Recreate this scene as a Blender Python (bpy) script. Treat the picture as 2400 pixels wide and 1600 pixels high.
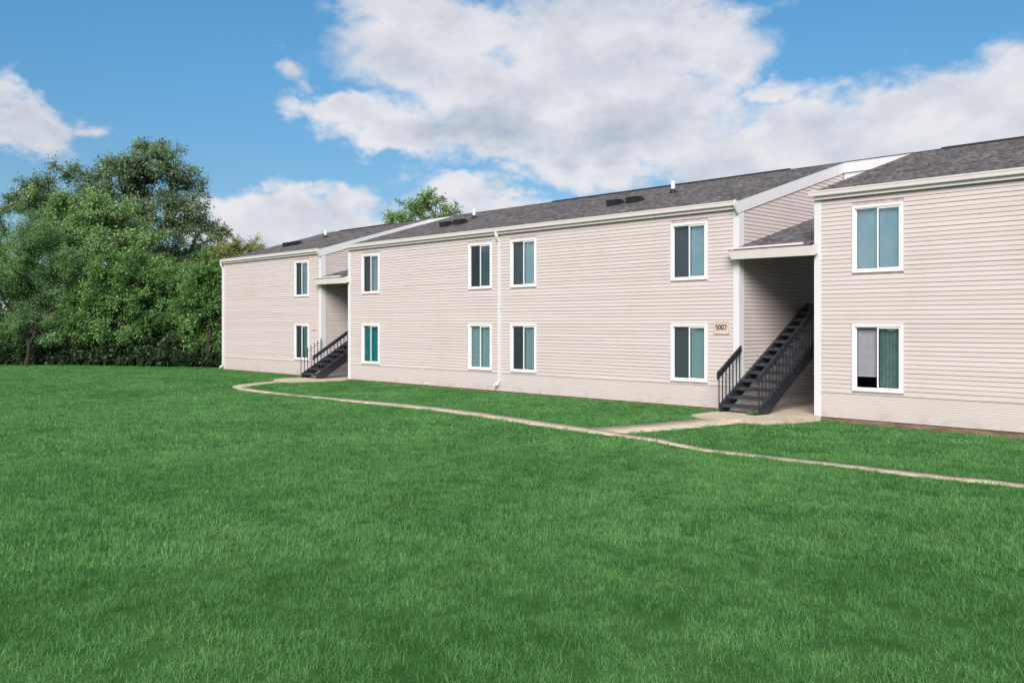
import bpy, math, random
import numpy as np

for o in list(bpy.data.objects):
    bpy.data.objects.remove(o)
sc = bpy.context.scene
COL = sc.collection
rng = np.random.default_rng(7)
random.seed(7)

# ------------------------------------------------------------------ camera
CAM_D, CAM_H, YAW = 20.311, 2.2, math.radians(46.478)
F_PX, HOR = 2100.7, 759.0                       # focal length and horizon for a 2400 px wide frame
cd = bpy.data.cameras.new('camera')
cam = bpy.data.objects.new('camera', cd)
COL.objects.link(cam)
cam.location = (0, -CAM_D, CAM_H)
cam.rotation_euler = (math.radians(90), 0, YAW)
cd.sensor_width = 36
cd.lens = 36 * F_PX / 2400
cd.shift_y = (HOR - 800) / 2400
cd.clip_end = 3000
sc.camera = cam

# ------------------------------------------------------------------ light
SUN_AZ, SUN_EL = math.radians(143), math.radians(34)   # azimuth clockwise from +Y (south-east of the lawn)
EXPOSURE = 1.6
ld = bpy.data.lights.new('sun', 'SUN')
ld.energy = 2.0
ld.angle = math.radians(34)
ld.color = (1.0, 0.955, 0.90)
sun = bpy.data.objects.new('sun', ld)
COL.objects.link(sun)
sun.rotation_euler = (math.radians(90) - SUN_EL, 0, math.pi - SUN_AZ)
sun.location = (10, -40, 40)
vs = sc.view_settings
vs.view_transform = 'Standard'
vs.look = 'None'
vs.exposure = EXPOSURE
vs.gamma = 1.0
sc.cycles.use_denoising = True
sc.cycles.denoiser = "OPENIMAGEDENOISE"
sc.cycles.denoising_input_passes = "RGB_ALBEDO_NORMAL"
sc.cycles.denoising_prefilter = "ACCURATE"
sc.cycles.use_adaptive_sampling = False
sc.cycles.sample_clamp_indirect = 3.0
sc.cycles.max_bounces = 10
sc.cycles.diffuse_bounces = 6
sc.cycles.transparent_max_bounces = 24


# ------------------------------------------------------------------ node helper
class NT:
    def __init__(s, tree):
        s.t = tree
        s.t.nodes.clear()

    def n(s, typ, **kw):
        nd = s.t.nodes.new(typ)
        for k, v in kw.items():
            setattr(nd, k, v)
        return nd

    def put(s, nd, key, v):
        sock = nd.inputs[key]
        if hasattr(v, 'is_output') or isinstance(v, bpy.types.NodeSocket):
            s.t.links.new(v, sock)
        else:
            sock.default_value = v

    def m(s, op, a, b=0.0, c=0.0, clamp=False):
        nd = s.n('ShaderNodeMath', operation=op, use_clamp=clamp)
        for i, v in enumerate((a, b, c)):
            s.put(nd, i, v)
        return nd.outputs[0]

    def mix(s, f, a, b, mode='MIX'):
        nd = s.n('ShaderNodeMix', data_type='RGBA', blend_type=mode)
        s.put(nd, 0, f)
        s.put(nd, 6, a)
        s.put(nd, 7, b)
        return nd.outputs[2]

    def noise(s, vec, scale, detail=4.0, rough=0.55, out=0, dist=0.0):
        nd = s.n('ShaderNodeTexNoise')
        s.put(nd, 'Vector', vec)
        s.put(nd, 'Scale', scale)
        s.put(nd, 'Detail', detail)
        s.put(nd, 'Roughness', rough)
        s.put(nd, 'Distortion', dist)
        return nd.outputs[out]

    def ramp(s, v, lo, hi, a=0.0, b=1.0, smooth=True):
        nd = s.n('ShaderNodeMapRange', interpolation_type='SMOOTHSTEP' if smooth else 'LINEAR')
        for k, x in (('Value', v), ('From Min', lo), ('From Max', hi), ('To Min', a), ('To Max', b)):
            s.put(nd, k, x)
        return nd.outputs[0]


# ------------------------------------------------------------------ world: Nishita sky with cumulus
def pix_dir(px, py):
    u, v = (px - 1200) / F_PX, -(py - HOR) / F_PX
    x, y = u * math.cos(YAW) - math.sin(YAW), u * math.sin(YAW) + math.cos(YAW)
    return x, y, v


def azel(px, py):
    x, y, z = pix_dir(px, py)
    return math.atan2(x, y), math.atan2(z, math.hypot(x, y))


def build_world():
    w = bpy.data.worlds.new('World')
    sc.world = w
    w.use_nodes = True
    w.cycles.sampling_method = 'MANUAL'
    w.cycles.sample_map_resolution = 256
    T = NT(w.node_tree)
    tc = T.n('ShaderNodeTexCoord').outputs['Generated']
    sky = T.n('ShaderNodeTexSky', sky_type='NISHITA')
    sky.sun_disc = False
    sky.sun_elevation = SUN_EL
    sky.sun_rotation = SUN_AZ
    sky.altitude = 200
    sky.air_density = 0.85
    sky.dust_density = 0.0
    sky.ozone_density = 1.0
    sep = T.n('ShaderNodeSeparateXYZ')
    T.put(sep, 0, tc)
    X, Y, Z = sep.outputs
    az = T.m('ARCTAN2', X, Y)
    el = T.m('ARCSINE', Z)
    blue = T.mix(1.0, sky.outputs[0], T.mix(T.ramp(el, 0.05, 0.36, 0, 1), (0.40, 0.50, 0.54, 1), (0.42, 0.80, 0.90, 1)), 'MULTIPLY')
    st = T.n('ShaderNodeVectorMath', operation='MULTIPLY')
    T.put(st, 0, tc)
    T.put(st, 1, (1, 1, 1.7))
    P = st.outputs[0]
    w1 = T.noise(P, 9.0, 5, 0.62, out=1)
    ae = T.n('ShaderNodeCombineXYZ')
    T.put(ae, 0, az)
    T.put(ae, 1, el)
    wv = T.n('ShaderNodeVectorMath', operation='MULTIPLY_ADD')
    T.put(wv, 0, w1)
    T.put(wv, 1, (0.17, 0.12, 0))
    T.put(wv, 2, (-0.085, -0.06, 0))
    wa = T.n('ShaderNodeVectorMath', operation='ADD')
    T.put(wa, 0, wv.outputs[0])
    T.put(wa, 1, ae.outputs[0])

    def blobs(lst):
        acc = None
        for (px, py, rx, ry, k) in lst:
            a0, e0 = azel(px, py)
            sx, sy = F_PX / rx, F_PX / ry
            q = T.n('ShaderNodeVectorMath', operation='MULTIPLY_ADD')
            T.put(q, 0, wa.outputs[0])
            T.put(q, 1, (sx, sy, 0))
            T.put(q, 2, (-a0 * sx, -e0 * sy, 0))
            ln = T.n('ShaderNodeVectorMath', operation='LENGTH')
            T.put(ln, 0, q.outputs[0])
            d = T.m('MULTIPLY_ADD', ln.outputs['Value'], -k, k)
            acc = d if acc is None else T.m('MAXIMUM', acc, d)
        return acc
    body = blobs([(1020, 95, 320, 120, 1.0), (1350, 110, 330, 150, 1.0), (1560, 110, 270, 120, 1.0),
                  (1250, 235, 300, 120, 1.0), (1480, 260, 300, 120, 1.0), (930, 280, 200, 100, .8),
                  (730, 250, 110, 55, .9), (800, 275, 160, 72, .9), (950, 330, 220, 58, .9), (1150, 335, 330, 70, .8),
                  (1450, 360, 420, 75, .9), (1850, 340, 330, 130, .9), (2200, 340, 330, 170, 1.0),
                  (2330, 215, 260, 115, 1.0), (2100, 270, 220, 90, .8), (2480, 260, 200, 140, 1.0), (1800, 210, 130, 50, .6), (2200, 165, 80, 32, .5),
                  (45, 278, 128, 82, 1.05), (-60, 300, 115, 66, 1.0), (205, 290, 45, 32, .45), (660, 160, 60, 40, .5),
                  (640, 525, 230, 75, 1.0), (800, 515, 190, 75, 1.0), (1075, 480, 150, 70, 1.0), (1190, 500, 120, 50, .9), (1180, 410, 70, 28, .5),
                  (500, 560, 120, 40, .6)])
    # added cloud cover outside the picture, thickened to raise the ambient light
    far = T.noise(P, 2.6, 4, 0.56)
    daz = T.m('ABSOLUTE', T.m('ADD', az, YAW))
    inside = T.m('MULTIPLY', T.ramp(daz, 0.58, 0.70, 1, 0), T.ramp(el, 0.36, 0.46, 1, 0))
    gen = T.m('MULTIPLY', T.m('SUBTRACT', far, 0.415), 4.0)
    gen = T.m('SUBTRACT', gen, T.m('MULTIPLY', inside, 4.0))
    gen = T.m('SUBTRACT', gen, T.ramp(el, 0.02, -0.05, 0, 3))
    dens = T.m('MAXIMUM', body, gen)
    wisp = T.noise(P, 15.0, 6, 0.62)
    dens = T.m('ADD', dens, T.m('MULTIPLY', T.m('SUBTRACT', wisp, 0.5), 0.75))
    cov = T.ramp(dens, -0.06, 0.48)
    # inner light and dark of the cloud masses
    up = T.n('ShaderNodeVectorMath', operation='ADD')
    T.put(up, 0, P)
    T.put(up, 1, (0.02, -0.012, 0.06))
    n0 = T.noise(P, 6.5, 5, 0.58)
    n1 = T.noise(up.outputs[0], 6.5, 5, 0.58)
    lit = T.m('ADD', 0.80, T.m('MULTIPLY', T.m('SUBTRACT', n0, n1), 2.3))
    belly = blobs([(1420, 315, 330, 75, 1.0), (1150, 300, 250, 60, .9), (1000, 180, 260, 60, .3), (1560, 120, 150, 60, .35), (1500, 440, 420, 60, .5),
                   (2250, 400, 300, 80, .5), (850, 570, 220, 50, .4), (60, 335, 140, 30, .5)])
    lit = T.m('SUBTRACT', lit, T.ramp(belly, -0.2, 0.95, 0, 0.58))
    lit = T.m('ADD', lit, T.ramp(dens, 0.15, 0.9, 0.12, -0.10))
    lit = T.m('MINIMUM', T.m('MAXIMUM', lit, 0.0), 1.0)
    ccol = T.mix(lit, CLOUD_DARK, CLOUD_LIGHT)
    bg1 = T.n('ShaderNodeBackground')
    T.put(bg1, 0, blue)
    bg1.inputs[1].default_value = SKY_STR
    bg2 = T.n('ShaderNodeBackground')
    T.put(bg2, 0, ccol)
    bg2.inputs[1].default_value = CLOUD_STR
    mx = T.n('ShaderNodeMixShader')
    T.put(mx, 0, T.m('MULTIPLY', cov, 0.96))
    T.put(mx, 1, bg1.outputs[0])
    T.put(mx, 2, bg2.outputs[0])
    out = T.n('ShaderNodeOutputWorld')
    T.put(out, 0, mx.outputs[0])


SKY_STR = 0.050
CLOUD_STR = 0.275
CLOUD_DARK, CLOUD_LIGHT = (0.52, 0.60, 0.72, 1), (1.0, 0.99, 1.03, 1)
build_world()


# ------------------------------------------------------------------ materials
def mat(name, build):
    m = bpy.data.materials.new(name)
    m.use_nodes = True
    T = NT(m.node_tree)
    out = T.n('ShaderNodeOutputMaterial')
    T.put(out, 0, build(T))
    return m


def principled(T, col, rough=0.6, spec=0.5, bump=None, bstr=0.3, bdist=0.01, metal=0.0):
    p = T.n('ShaderNodeBsdfPrincipled')
    T.put(p, 'Base Color', col)
    T.put(p, 'Roughness', rough)
    T.put(p, 'Specular IOR Level', spec)
    T.put(p, 'Metallic', metal)
    if bump is not None:
        b = T.n('ShaderNodeBump')
        T.put(b, 'Height', bump)
        b.inputs['Strength'].default_value = bstr
        b.inputs['Distance'].default_value = bdist
        T.put(p, 'Normal', b.outputs[0])
    return p.outputs[0]


def pos(T):
    return T.n('ShaderNodeNewGeometry').outputs['Position']


def scaled(T, v, s):
    n = T.n('ShaderNodeVectorMath', operation='MULTIPLY')
    T.put(n, 0, v)
    T.put(n, 1, s)
    return n.outputs[0]


def m_siding(T):
    p = pos(T)
    rnd = T.n('ShaderNodeObjectInfo').outputs['Random']
    col = T.mix(T.ramp(rnd, 0, 1, 0, 1, False), (0.480, 0.416, 0.402, 1), (0.520, 0.455, 0.441, 1))
    grime = T.ramp(T.noise(scaled(T, p, (0.9, 0.9, 0.35)), 1.0, 6, 0.6), 0.48, 0.75)
    col = T.mix(T.m('MULTIPLY', grime, 0.16), col, (0.36, 0.315, 0.285, 1))
    sx = T.n('ShaderNodeSeparateXYZ')
    T.put(sx, 0, p)
    mud = T.m('MULTIPLY', T.ramp(sx.outputs[2], -0.05, 0.30, 1, 0), T.ramp(T.noise(scaled(T, p, (2.5, 2.5, 4)), 1.0, 6, 0.65), 0.40, 0.70))
    col = T.mix(T.m('MULTIPLY', mud, 0.38), col, (0.22, 0.175, 0.135, 1))
    streak = T.ramp(T.noise(scaled(T, p, (14, 14, 0.5)), 1.0, 3, 0.6), 0.55, 0.8)
    col = T.mix(T.m('MULTIPLY', streak, 0.10), col, (0.33, 0.29, 0.265, 1))
    return principled(T, col, 0.48, 0.35, T.noise(scaled(T, p, (1.2, 1.2, 5)), 1.0, 3, 0.5), 0.25, 0.02)


def m_white(base):
    def f(T):
        p = pos(T)
        d = T.ramp(T.noise(scaled(T, p, (5, 5, 1.2)), 1.0, 5, 0.6), 0.5, 0.8)
        col = T.mix(T.m('MULTIPLY', d, 0.22), base, (base[0] * .72, base[1] * .69, base[2] * .63, 1))
        return principled(T, col, 0.55, 0.22)
    return f


def m_shingle(T):
    a = T.n('ShaderNodeAttribute', attribute_name='tint').outputs['Fac']
    p = pos(T)
    g = T.noise(p, 160.0, 2, 0.6)
    blot = T.noise(p, 0.7, 4, 0.6)
    v = T.m('ADD', T.m('MULTIPLY', a, 0.75), T.m('MULTIPLY', T.m('SUBTRACT', g, 0.5), 0.7))
    v = T.m('ADD', v, T.m('MULTIPLY', T.m('SUBTRACT', blot, 0.5), 0.35))
    col = T.mix(T.m('MINIMUM', T.m('MAXIMUM', v, 0), 1), (0.048, 0.045, 0.049, 1), (0.182, 0.170, 0.178, 1))
    return principled(T, col, 0.92, 0.2, g, 0.5, 0.004)


def m_plain(col, rough=0.6, spec=0.4, var=0.2, scale=6.0):
    def f(T):
        n = T.noise(pos(T), scale, 5, 0.6)
        c = T.mix(T.ramp(n, 0.3, 0.7, 0, 1), tuple(x * (1 - var) for x in col[:3]) + (1,), tuple(min(1, x * (1 + var)) for x in col[:3]) + (1,))
        return principled(T, c, rough, spec, n, 0.15, 0.004)
    return f


def m_concrete(T):
    p = pos(T)
    n = T.noise(p, 2.2, 7, 0.62)
    g = T.noise(p, 70.0, 3, 0.7)
    col = T.mix(T.ramp(n, 0.3, 0.7), (0.40, 0.33, 0.255, 1), (0.51, 0.43, 0.34, 1))
    col = T.mix(T.ramp(g, 0.45, 0.75, 0, 0.35), col, (0.26, 0.215, 0.175, 1))
    st = T.ramp(T.noise(p, 0.8, 5, 0.65), 0.55, 0.75, 0, 0.35)
    col = T.mix(st, col, (0.24, 0.18, 0.14, 1))
    return principled(T, col, 0.9, 0.2, T.m('ADD', n, g), 0.5, 0.01)


def m_foundation(T):
    p = pos(T)
    n = T.noise(scaled(T, p, (1.5, 1.5, 6)), 1.5, 7, 0.65)
    col = T.mix(T.ramp(n, 0.3, 0.7), (0.11, 0.070, 0.048, 1), (0.24, 0.165, 0.12, 1))
    return principled(T, col, 0.95, 0.15, n, 0.6, 0.02)


def lawn_colour(T, p):
    big = T.noise(scaled(T, p, (0.35, 0.35, 0)), 1.0, 4, 0.55)
    mid = T.noise(scaled(T, p, (1.7, 1.7, 0)), 1.0, 4, 0.6)
    fine = T.noise(scaled(T, p, (7.0, 7.0, 0)), 1.0, 3, 0.6)
    v = T.m('ADD', T.m('ADD', T.m('MULTIPLY', big, 0.35), T.m('MULTIPLY', mid, 0.38)), T.m('MULTIPLY', fine, 0.27))
    a = T.mix(T.ramp(v, 0.37, 0.65), (0.054, 0.174, 0.043, 1), (0.130, 0.306, 0.096, 1))
    dry = T.ramp(T.noise(scaled(T, p, (0.55, 0.55, 0)), 1.3, 5, 0.6), 0.55, 0.74, 0, 0.45)
    return T.mix(dry, a, (0.125, 0.225, 0.070, 1))


def m_ground(T):
    p = pos(T)
    col = lawn_colour(T, p)
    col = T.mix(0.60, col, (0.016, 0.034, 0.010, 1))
    n = T.noise(p, 40.0, 4, 0.7)
    return principled(T, col, 1.0, 0.0, n, 0.8, 0.03)


def m_grass(T):
    p = pos(T)
    col = lawn_colour(T, p)
    r = T.n('ShaderNodeAttribute', attribute_name='tint').outputs['Fac']
    col = T.mix(T.ramp(r, 0.0, 1.0, 0.0, 1.0, False), T.mix(1.0, col, (0.62, 0.66, 0.6, 1), 'MULTIPLY'), T.mix(1.0, col, (1.45, 1.38, 1.5, 1), 'MULTIPLY'))
    straw = T.ramp(r, 0.955, 0.965, 0, 0.55)
    col = T.mix(straw, col, (0.20, 0.21, 0.10, 1))
    d = T.n('ShaderNodeBsdfPrincipled')
    T.put(d, 'Base Color', col)
    T.put(d, 'Roughness', 0.5)
    T.put(d, 'Specular IOR Level', 0.28)
    t = T.n('ShaderNodeBsdfTranslucent')
    T.put(t, 0, T.mix(1.0, col, (1.3, 1.5, 0.9, 1), 'MULTIPLY'))
    mx = T.n('ShaderNodeMixShader')
    T.put(mx, 0, 0.35)
    T.put(mx, 1, d.outputs[0])
    T.put(mx, 2, t.outputs[0])
    return mx.outputs[0]


def m_leaf(dark, light):
    def f(T):
        r = T.n('ShaderNodeAttribute', attribute_name='tint').outputs['Fac']
        col = T.mix(T.m('MINIMUM', T.m('MAXIMUM', r, 0), 1), dark + (1,), light + (1,))
        d = T.n('ShaderNodeBsdfPrincipled')
        T.put(d, 'Base Color', col)
        T.put(d, 'Roughness', 0.42)
        T.put(d, 'Specular IOR Level', 0.4)
        t = T.n('ShaderNodeBsdfTranslucent')
        T.put(t, 0, T.mix(1.0, col, (1.15, 1.3, 0.8, 1), 'MULTIPLY'))
        mx = T.n('ShaderNodeMixShader')
        T.put(mx, 0, 0.30)
        T.put(mx, 1, d.outputs[0])
        T.put(mx, 2, t.outputs[0])
        return mx.outputs[0]
    return f


def m_bark(T):
    p = pos(T)
    n = T.noise(scaled(T, p, (6, 6, 1.2)), 3.0, 5, 0.65)
    return principled(T, T.mix(T.ramp(n, .3, .7), (0.016, 0.014, 0.012, 1), (0.055, 0.047, 0.040, 1)), 0.95, 0.1, n, 0.8, 0.03)


def m_glass(refl, tint):
    def f(T):
        lw = T.n('ShaderNodeLayerWeight')
        lw.inputs[0].default_value = 0.35
        p = pos(T)
        wob = T.noise(scaled(T, p, (1.6, 1.6, 1.1)), 1.3, 2, 0.5)
        b = T.n('ShaderNodeBump')
        T.put(b, 'Height', wob)
        b.inputs['Strength'].default_value = 0.25
        b.inputs['Distance'].default_value = 0.02
        g = T.n('ShaderNodeBsdfGlossy')
        T.put(g, 0, (0.82, 0.96, 1.0, 1))
        T.put(g, 'Roughness', 0.02)
        T.put(g, 'Normal', b.outputs[0])
        t = T.n('ShaderNodeBsdfTransparent')
        T.put(t, 0, tint + (1,))
        mx = T.n('ShaderNodeMixShader')
        T.put(mx, 0, T.m('ADD', refl, T.m('MULTIPLY', lw.outputs['Fresnel'], 0.5), clamp=True))
        T.put(mx, 1, t.outputs[0])
        T.put(mx, 2, g.outputs[0])
        return mx.outputs[0]
    return f


def m_screen(T):
    d = T.n('ShaderNodeBsdfDiffuse')
    T.put(d, 0, (0.035, 0.037, 0.042, 1))
    t = T.n('ShaderNodeBsdfTransparent')
    T.put(t, 0, (1, 1, 1, 1))
    mx = T.n('ShaderNodeMixShader')
    T.put(mx, 0, 0.58)
    T.put(mx, 1, t.outputs[0])
    T.put(mx, 2, d.outputs[0])
    return mx.outputs[0]


M = {}
M['siding'] = mat('siding', m_siding)
M['white'] = mat('white_trim', m_white((0.58, 0.57, 0.59, 1)))
M['vinyl'] = mat('window_vinyl', m_white((0.70, 0.69, 0.71, 1)))
M['gutter'] = mat('gutter_paint', m_white((0.60, 0.545, 0.54, 1)))
M['shingle'] = mat('shingle', m_shingle)
M['black'] = mat('black_metal', m_plain((0.014, 0.014, 0.016), 0.6, 0.3))
M['stair'] = mat('stair_paint', m_plain((0.018, 0.019, 0.028), 0.42, 0.5, 0.35, 9.0))
M['tread'] = mat('tread_paint', m_plain((0.030, 0.031, 0.040), 0.5, 0.5, 0.35, 7.0))
M['concrete'] = mat('concrete', m_concrete)
M['foundation'] = mat('foundation', m_foundation)
M['ground'] = mat('lawn_soil', m_ground)
M['grass'] = mat('grass_blades', m_grass)
M['bark'] = mat('bark', m_bark)
M['core'] = mat('wall_sheathing', m_plain((0.40, 0.34, 0.31), 0.9, 0.1))
M['room'] = mat('dark_room', m_plain((0.03, 0.03, 0.035), 0.9, 0.1))
M['soffit'] = mat('breezeway_ceiling', m_plain((0.50, 0.44, 0.40), 0.9, 0.1))
M['glass'] = mat('glass', m_glass(0.20, (0.62, 0.77, 0.81)))
M['screen'] = mat('insect_screen', m_screen)
M['blind'] = mat('blind_white', m_plain((0.74, 0.74, 0.76), 0.7, 0.3, 0.05))
M['blind_grey'] = mat('blind_grey', m_plain((0.25, 0.24, 0.275), 0.8, 0.2, 0.06))
M['teal'] = mat('curtain_teal', m_plain((0.03, 0.40, 0.42), 0.9, 0.1, 0.2))
M['green'] = mat('curtain_green', m_plain((0.36, 0.38, 0.38), 0.9, 0.1, 0.2))
M['grey'] = mat('curtain_grey', m_plain((0.24, 0.26, 0.26), 0.9, 0.1, 0.2))
M['plaque'] = mat('plaque', m_plain((0.52, 0.43, 0.38), 0.7, 0.2, 0.06))
M['ink'] = mat('black_paint', m_plain((0.008, 0.007, 0.007), 0.5, 0.3))
M['pipe'] = mat('pipe_white', m_white((0.72, 0.75, 0.78, 1)))
M['soil'] = mat('path_soil', m_plain((0.10, 0.075, 0.05), 1.0, 0.0, 0.4, 30))


# ------------------------------------------------------------------ object helpers
def tag(o, label, cat, group=None):
    o['label'] = label
    o['category'] = cat
    if group:
        o['group'] = group
    return o


def thing(name, loc, label, cat, group=None):
    o = bpy.data.objects.new(name, None)
    o.empty_display_size = 0.2
    o.location = loc
    COL.objects.link(o)
    return tag(o, label, cat, group)


def wloc(o):
    v = np.zeros(3)
    while o is not None:
        v += np.array(o.location)
        o = o.parent
    return v


def add(name, V, F, m, parent=None, attr=None, smooth=False):
    """V in world metres; stored relative to the parent's place."""
    V = np.asarray(V, dtype=np.float64).reshape(-1, 3)
    if parent is not None:
        V = V - wloc(parent)
    me = bpy.data.meshes.new(name)
    if isinstance(F, np.ndarray):
        nf, k = F.shape
        me.vertices.add(len(V))
        me.vertices.foreach_set('co', V.astype(np.float32).ravel())
        me.loops.add(nf * k)
        me.loops.foreach_set('vertex_index', F.astype(np.int32).ravel())
        me.polygons.add(nf)
        me.polygons.foreach_set('loop_start', np.arange(0, nf * k, k, dtype=np.int32))
        me.update(calc_edges=True)
    else:
        me.from_pydata([tuple(v) for v in V], [], F)
        me.update()
    if attr is not None:
        a = me.attributes.new('tint', 'FLOAT', 'FACE')
        a.data.foreach_set('value', np.asarray(attr, dtype=np.float32))
    if smooth:
        me.polygons.foreach_set('use_smooth', [True] * len(me.polygons))
    me.materials.append(m)
    o = bpy.data.objects.new(name, me)
    COL.objects.link(o)
    if parent is not None:
        o.parent = parent
    return o


BOXF = [(0, 3, 2, 1), (4, 5, 6, 7), (0, 1, 5, 4), (1, 2, 6, 5), (2, 3, 7, 6), (3, 0, 4, 7)]


class MB:
    def __init__(s):
        s.V, s.F, s.A = [], [], []

    def box(s, x0, x1, y0, y1, z0, z1):
        b = len(s.V)
        s.V += [(x0, y0, z0), (x1, y0, z0), (x1, y1, z0), (x0, y1, z0), (x0, y0, z1), (x1, y0, z1), (x1, y1, z1), (x0, y1, z1)]
        s.F += [tuple(b + i for i in f) for f in BOXF]
        return s

    def hexa(s, p):
        b = len(s.V)
        s.V += [tuple(q) for q in p]
        s.F += [tuple(b + i for i in f) for f in BOXF]
        return s

    def prism(s, poly, axis, a0, a1):
        """poly of 2-D points extruded along axis 0 (poly = y,z), 1 (x,z) or 2 (x,y)"""
        b, n = len(s.V), len(poly)
        for a in (a0, a1):
            for (p, q) in poly:
                s.V.append([(a, p, q), (p, a, q), (p, q, a)][axis])
        s.F += [tuple(b + i for i in range(n)), tuple(b + n + i for i in reversed(range(n)))]
        s.F += [(b + i, b + (i + 1) % n, b + n + (i + 1) % n, b + n + i) for i in range(n)]
        return s

    def tube(s, p, q, r, n=8, r2=None):
        p, q = np.array(p, float), np.array(q, float)
        d = (q - p) / np.linalg.norm(q - p)
        u = np.cross(d, (0, 0, 1) if abs(d[2]) < .9 else (1, 0, 0))
        u /= np.linalg.norm(u)
        v = np.cross(d, u)
        b = len(s.V)
        for c, rr in ((p, r), (q, r if r2 is None else r2)):
            for i in range(n):
                a = 2 * math.pi * i / n
                s.V.append(tuple(c + rr * (math.cos(a) * u + math.sin(a) * v)))
        s.F += [(b + i, b + (i + 1) % n, b + n + (i + 1) % n, b + n + i) for i in range(n)]
        s.F += [tuple(b + i for i in reversed(range(n))), tuple(b + n + i for i in range(n))]
        return s

    def ring(s, x0, x1, z0, z1, w, y0, y1):
        s.box(x0, x0 + w, y0, y1, z0, z1)
        s.box(x1 - w, x1, y0, y1, z0, z1)
        s.box(x0 + w, x1 - w, y0, y1, z0, z0 + w)
        s.box(x0 + w, x1 - w, y0, y1, z1 - w, z1)
        return s

    def build(s, name, m, parent=None):
        o = add(name, s.V, s.F, m, parent)
        import bmesh
        bm = bmesh.new()
        bm.from_mesh(o.data)
        bmesh.ops.recalc_face_normals(bm, faces=bm.faces)
        bm.to_mesh(o.data)
        bm.free()
        return o


def ground_z(x, y=0):
    t = np.clip((np.asarray(x, float) + 11.0) / 1.5, 0, 1)
    return -0.085 - 0.075 * t * t * (3 - 2 * t)


# ------------------------------------------------------------------ ground
gx = np.array([-700, -300, -150, -80] + list(np.arange(-60, 30.1, 0.8)) + [60, 150, 300, 700])
gy = np.array([-700, -300, -150, -80, -50, -30, -20, -10, -5, 0, 10, 30, 80, 150, 300, 700.])
GX, GY = np.meshgrid(gx, gy)
V = np.stack([GX, GY, ground_z(GX)], -1).reshape(-1, 3)
nx, ny = len(gx), len(gy)
idx = np.arange(nx * ny).reshape(ny, nx)
F = np.stack([idx[:-1, :-1], idx[:-1, 1:], idx[1:, 1:], idx[1:, :-1]], -1).reshape(-1, 4)
g = add('ground', V, F, M['ground'])
g['kind'] = 'structure'
g['label'] = 'flat green lawn ground in front of the apartment blocks'


# paths and slabs -----------------------------------------------------------
def smooth_poly(pts, amp, step=0.18, seed=1):
    r = np.random.default_rng(seed)
    out = []
    n = len(pts)
    for i in range(n):
        a, b = np.array(pts[i], float), np.array(pts[(i + 1) % n], float)
        L = np.linalg.norm(b - a)
        k = max(1, int(L / step))
        nrm = np.array([b[1] - a[1], a[0] - b[0]]) / max(L, 1e-6)
        for j in range(k):
            out.append(a + (b - a) * j / k + nrm * r.normal() * amp)
    return np.array(out)


def strip(name, up, lo, amp, lift, m, thick=0.06, seed=1, parent=None):
    """a ribbon between two polylines of equal parameter, with ragged edges"""
    def res(p, n):
        p = np.array(p, float)
        d = np.r_[0, np.cumsum(np.linalg.norm(np.diff(p, axis=0), axis=1))]
        t = np.linspace(0, d[-1], n)
        return np.stack([np.interp(t, d, p[:, 0]), np.interp(t, d, p[:, 1])], -1)
    n = 150
    r = np.random.default_rng(seed)
    a, b = res(up, n), res(lo, n)
    dirv = (a - b) / np.linalg.norm(a - b, axis=1)[:, None]
    nz = np.convolve(r.normal(size=n + 8), np.ones(4) / 4, 'same')[4:-4], np.convolve(r.normal(size=n + 8), np.ones(4) / 4, 'same')[4:-4]
    a = a + dirv * (nz[0] * amp * .6 + .06)[:, None]
    b = b + dirv * (nz[1] * amp * .6 - .06)[:, None]
    za, zb = ground_z(a[:, 0]) + lift, ground_z(b[:, 0]) + lift
    V = np.concatenate([np.c_[a, za], np.c_[b, zb], np.c_[a, za - thick], np.c_[b, zb - thick]])
    i = np.arange(n - 1)
    F = np.concatenate([np.stack([i + n, i + n + 1, i + 1, i], -1), np.stack([i, i + 1, i + 2 * n + 1, i + 2 * n], -1),
                        np.stack([i + 3 * n, i + 3 * n + 1, i + n + 1, i + n], -1)])
    o = add(name, V, F, m, parent)
    return o, np.concatenate([a, b[::-1]])


POLYS = []
up = [(-29.95, -5.15), (-28.62, -5.30), (-26.26, -5.47), (-23.05, -5.21), (-21.09, -4.98), (-19.24, -4.92), (-17.05, -5.08), (-14.75, -5.41), (-13.01, -5.62), (-11.9, -5.80)]
lo = [(-30.15, -5.39), (-28.78, -5.80), (-27.02, -5.78), (-24.77, -5.72), (-22.4, -5.60), (-20.2, -5.52), (-18.55, -5.45), (-16.29, -5.70), (-14.14, -6.0), (-11.9, -6.17)]
po, pp = strip('footpath', up, lo, 0.035, 0.012, M['concrete'], seed=3)
po['kind'] = 'structure'
POLYS.append(pp)
up = [(-11.9, -5.86), (-10.43, -6.02), (-8.73, -5.98), (-7.26, -5.92), (-5.93, -5.88), (-4.39, -5.72), (1.0, -5.4)]
lo = [(-11.9, -6.17), (-10.26, -6.25), (-8.54, -6.24), (-7.1, -6.17), (-5.78, -6.18), (-4.28, -6.05), (1.0, -5.75)]
po, pp = strip('footpath', up, lo, 0.06, 0.008, M['concrete'], seed=4)
po['kind'] = 'structure'
POLYS.append(pp)
po, pp = strip('footpath', [(-12.98, -5.66), (-12.62, -3.92), (-12.45, -2.2)], [(-11.98, -5.80), (-11.66, -4.3), (-11.40, -2.2)], 0.03, 0.016, M['concrete'], seed=5)
po['kind'] = 'structure'
POLYS.append(pp)
po, pp = strip('footpath', [(-29.8, -5.12), (-30.2, -4.9), (-30.75, -4.4), (-31.4, -3.4), (-31.75, -2.6)], [(-30.2, -5.40), (-30.9, -5.05), (-31.35, -4.6), (-32.05, -3.5), (-32.35, -2.6)], 0.03, 0.014, M['concrete'], seed=6)
po['kind'] = 'structure'
POLYS.append(pp)


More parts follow.
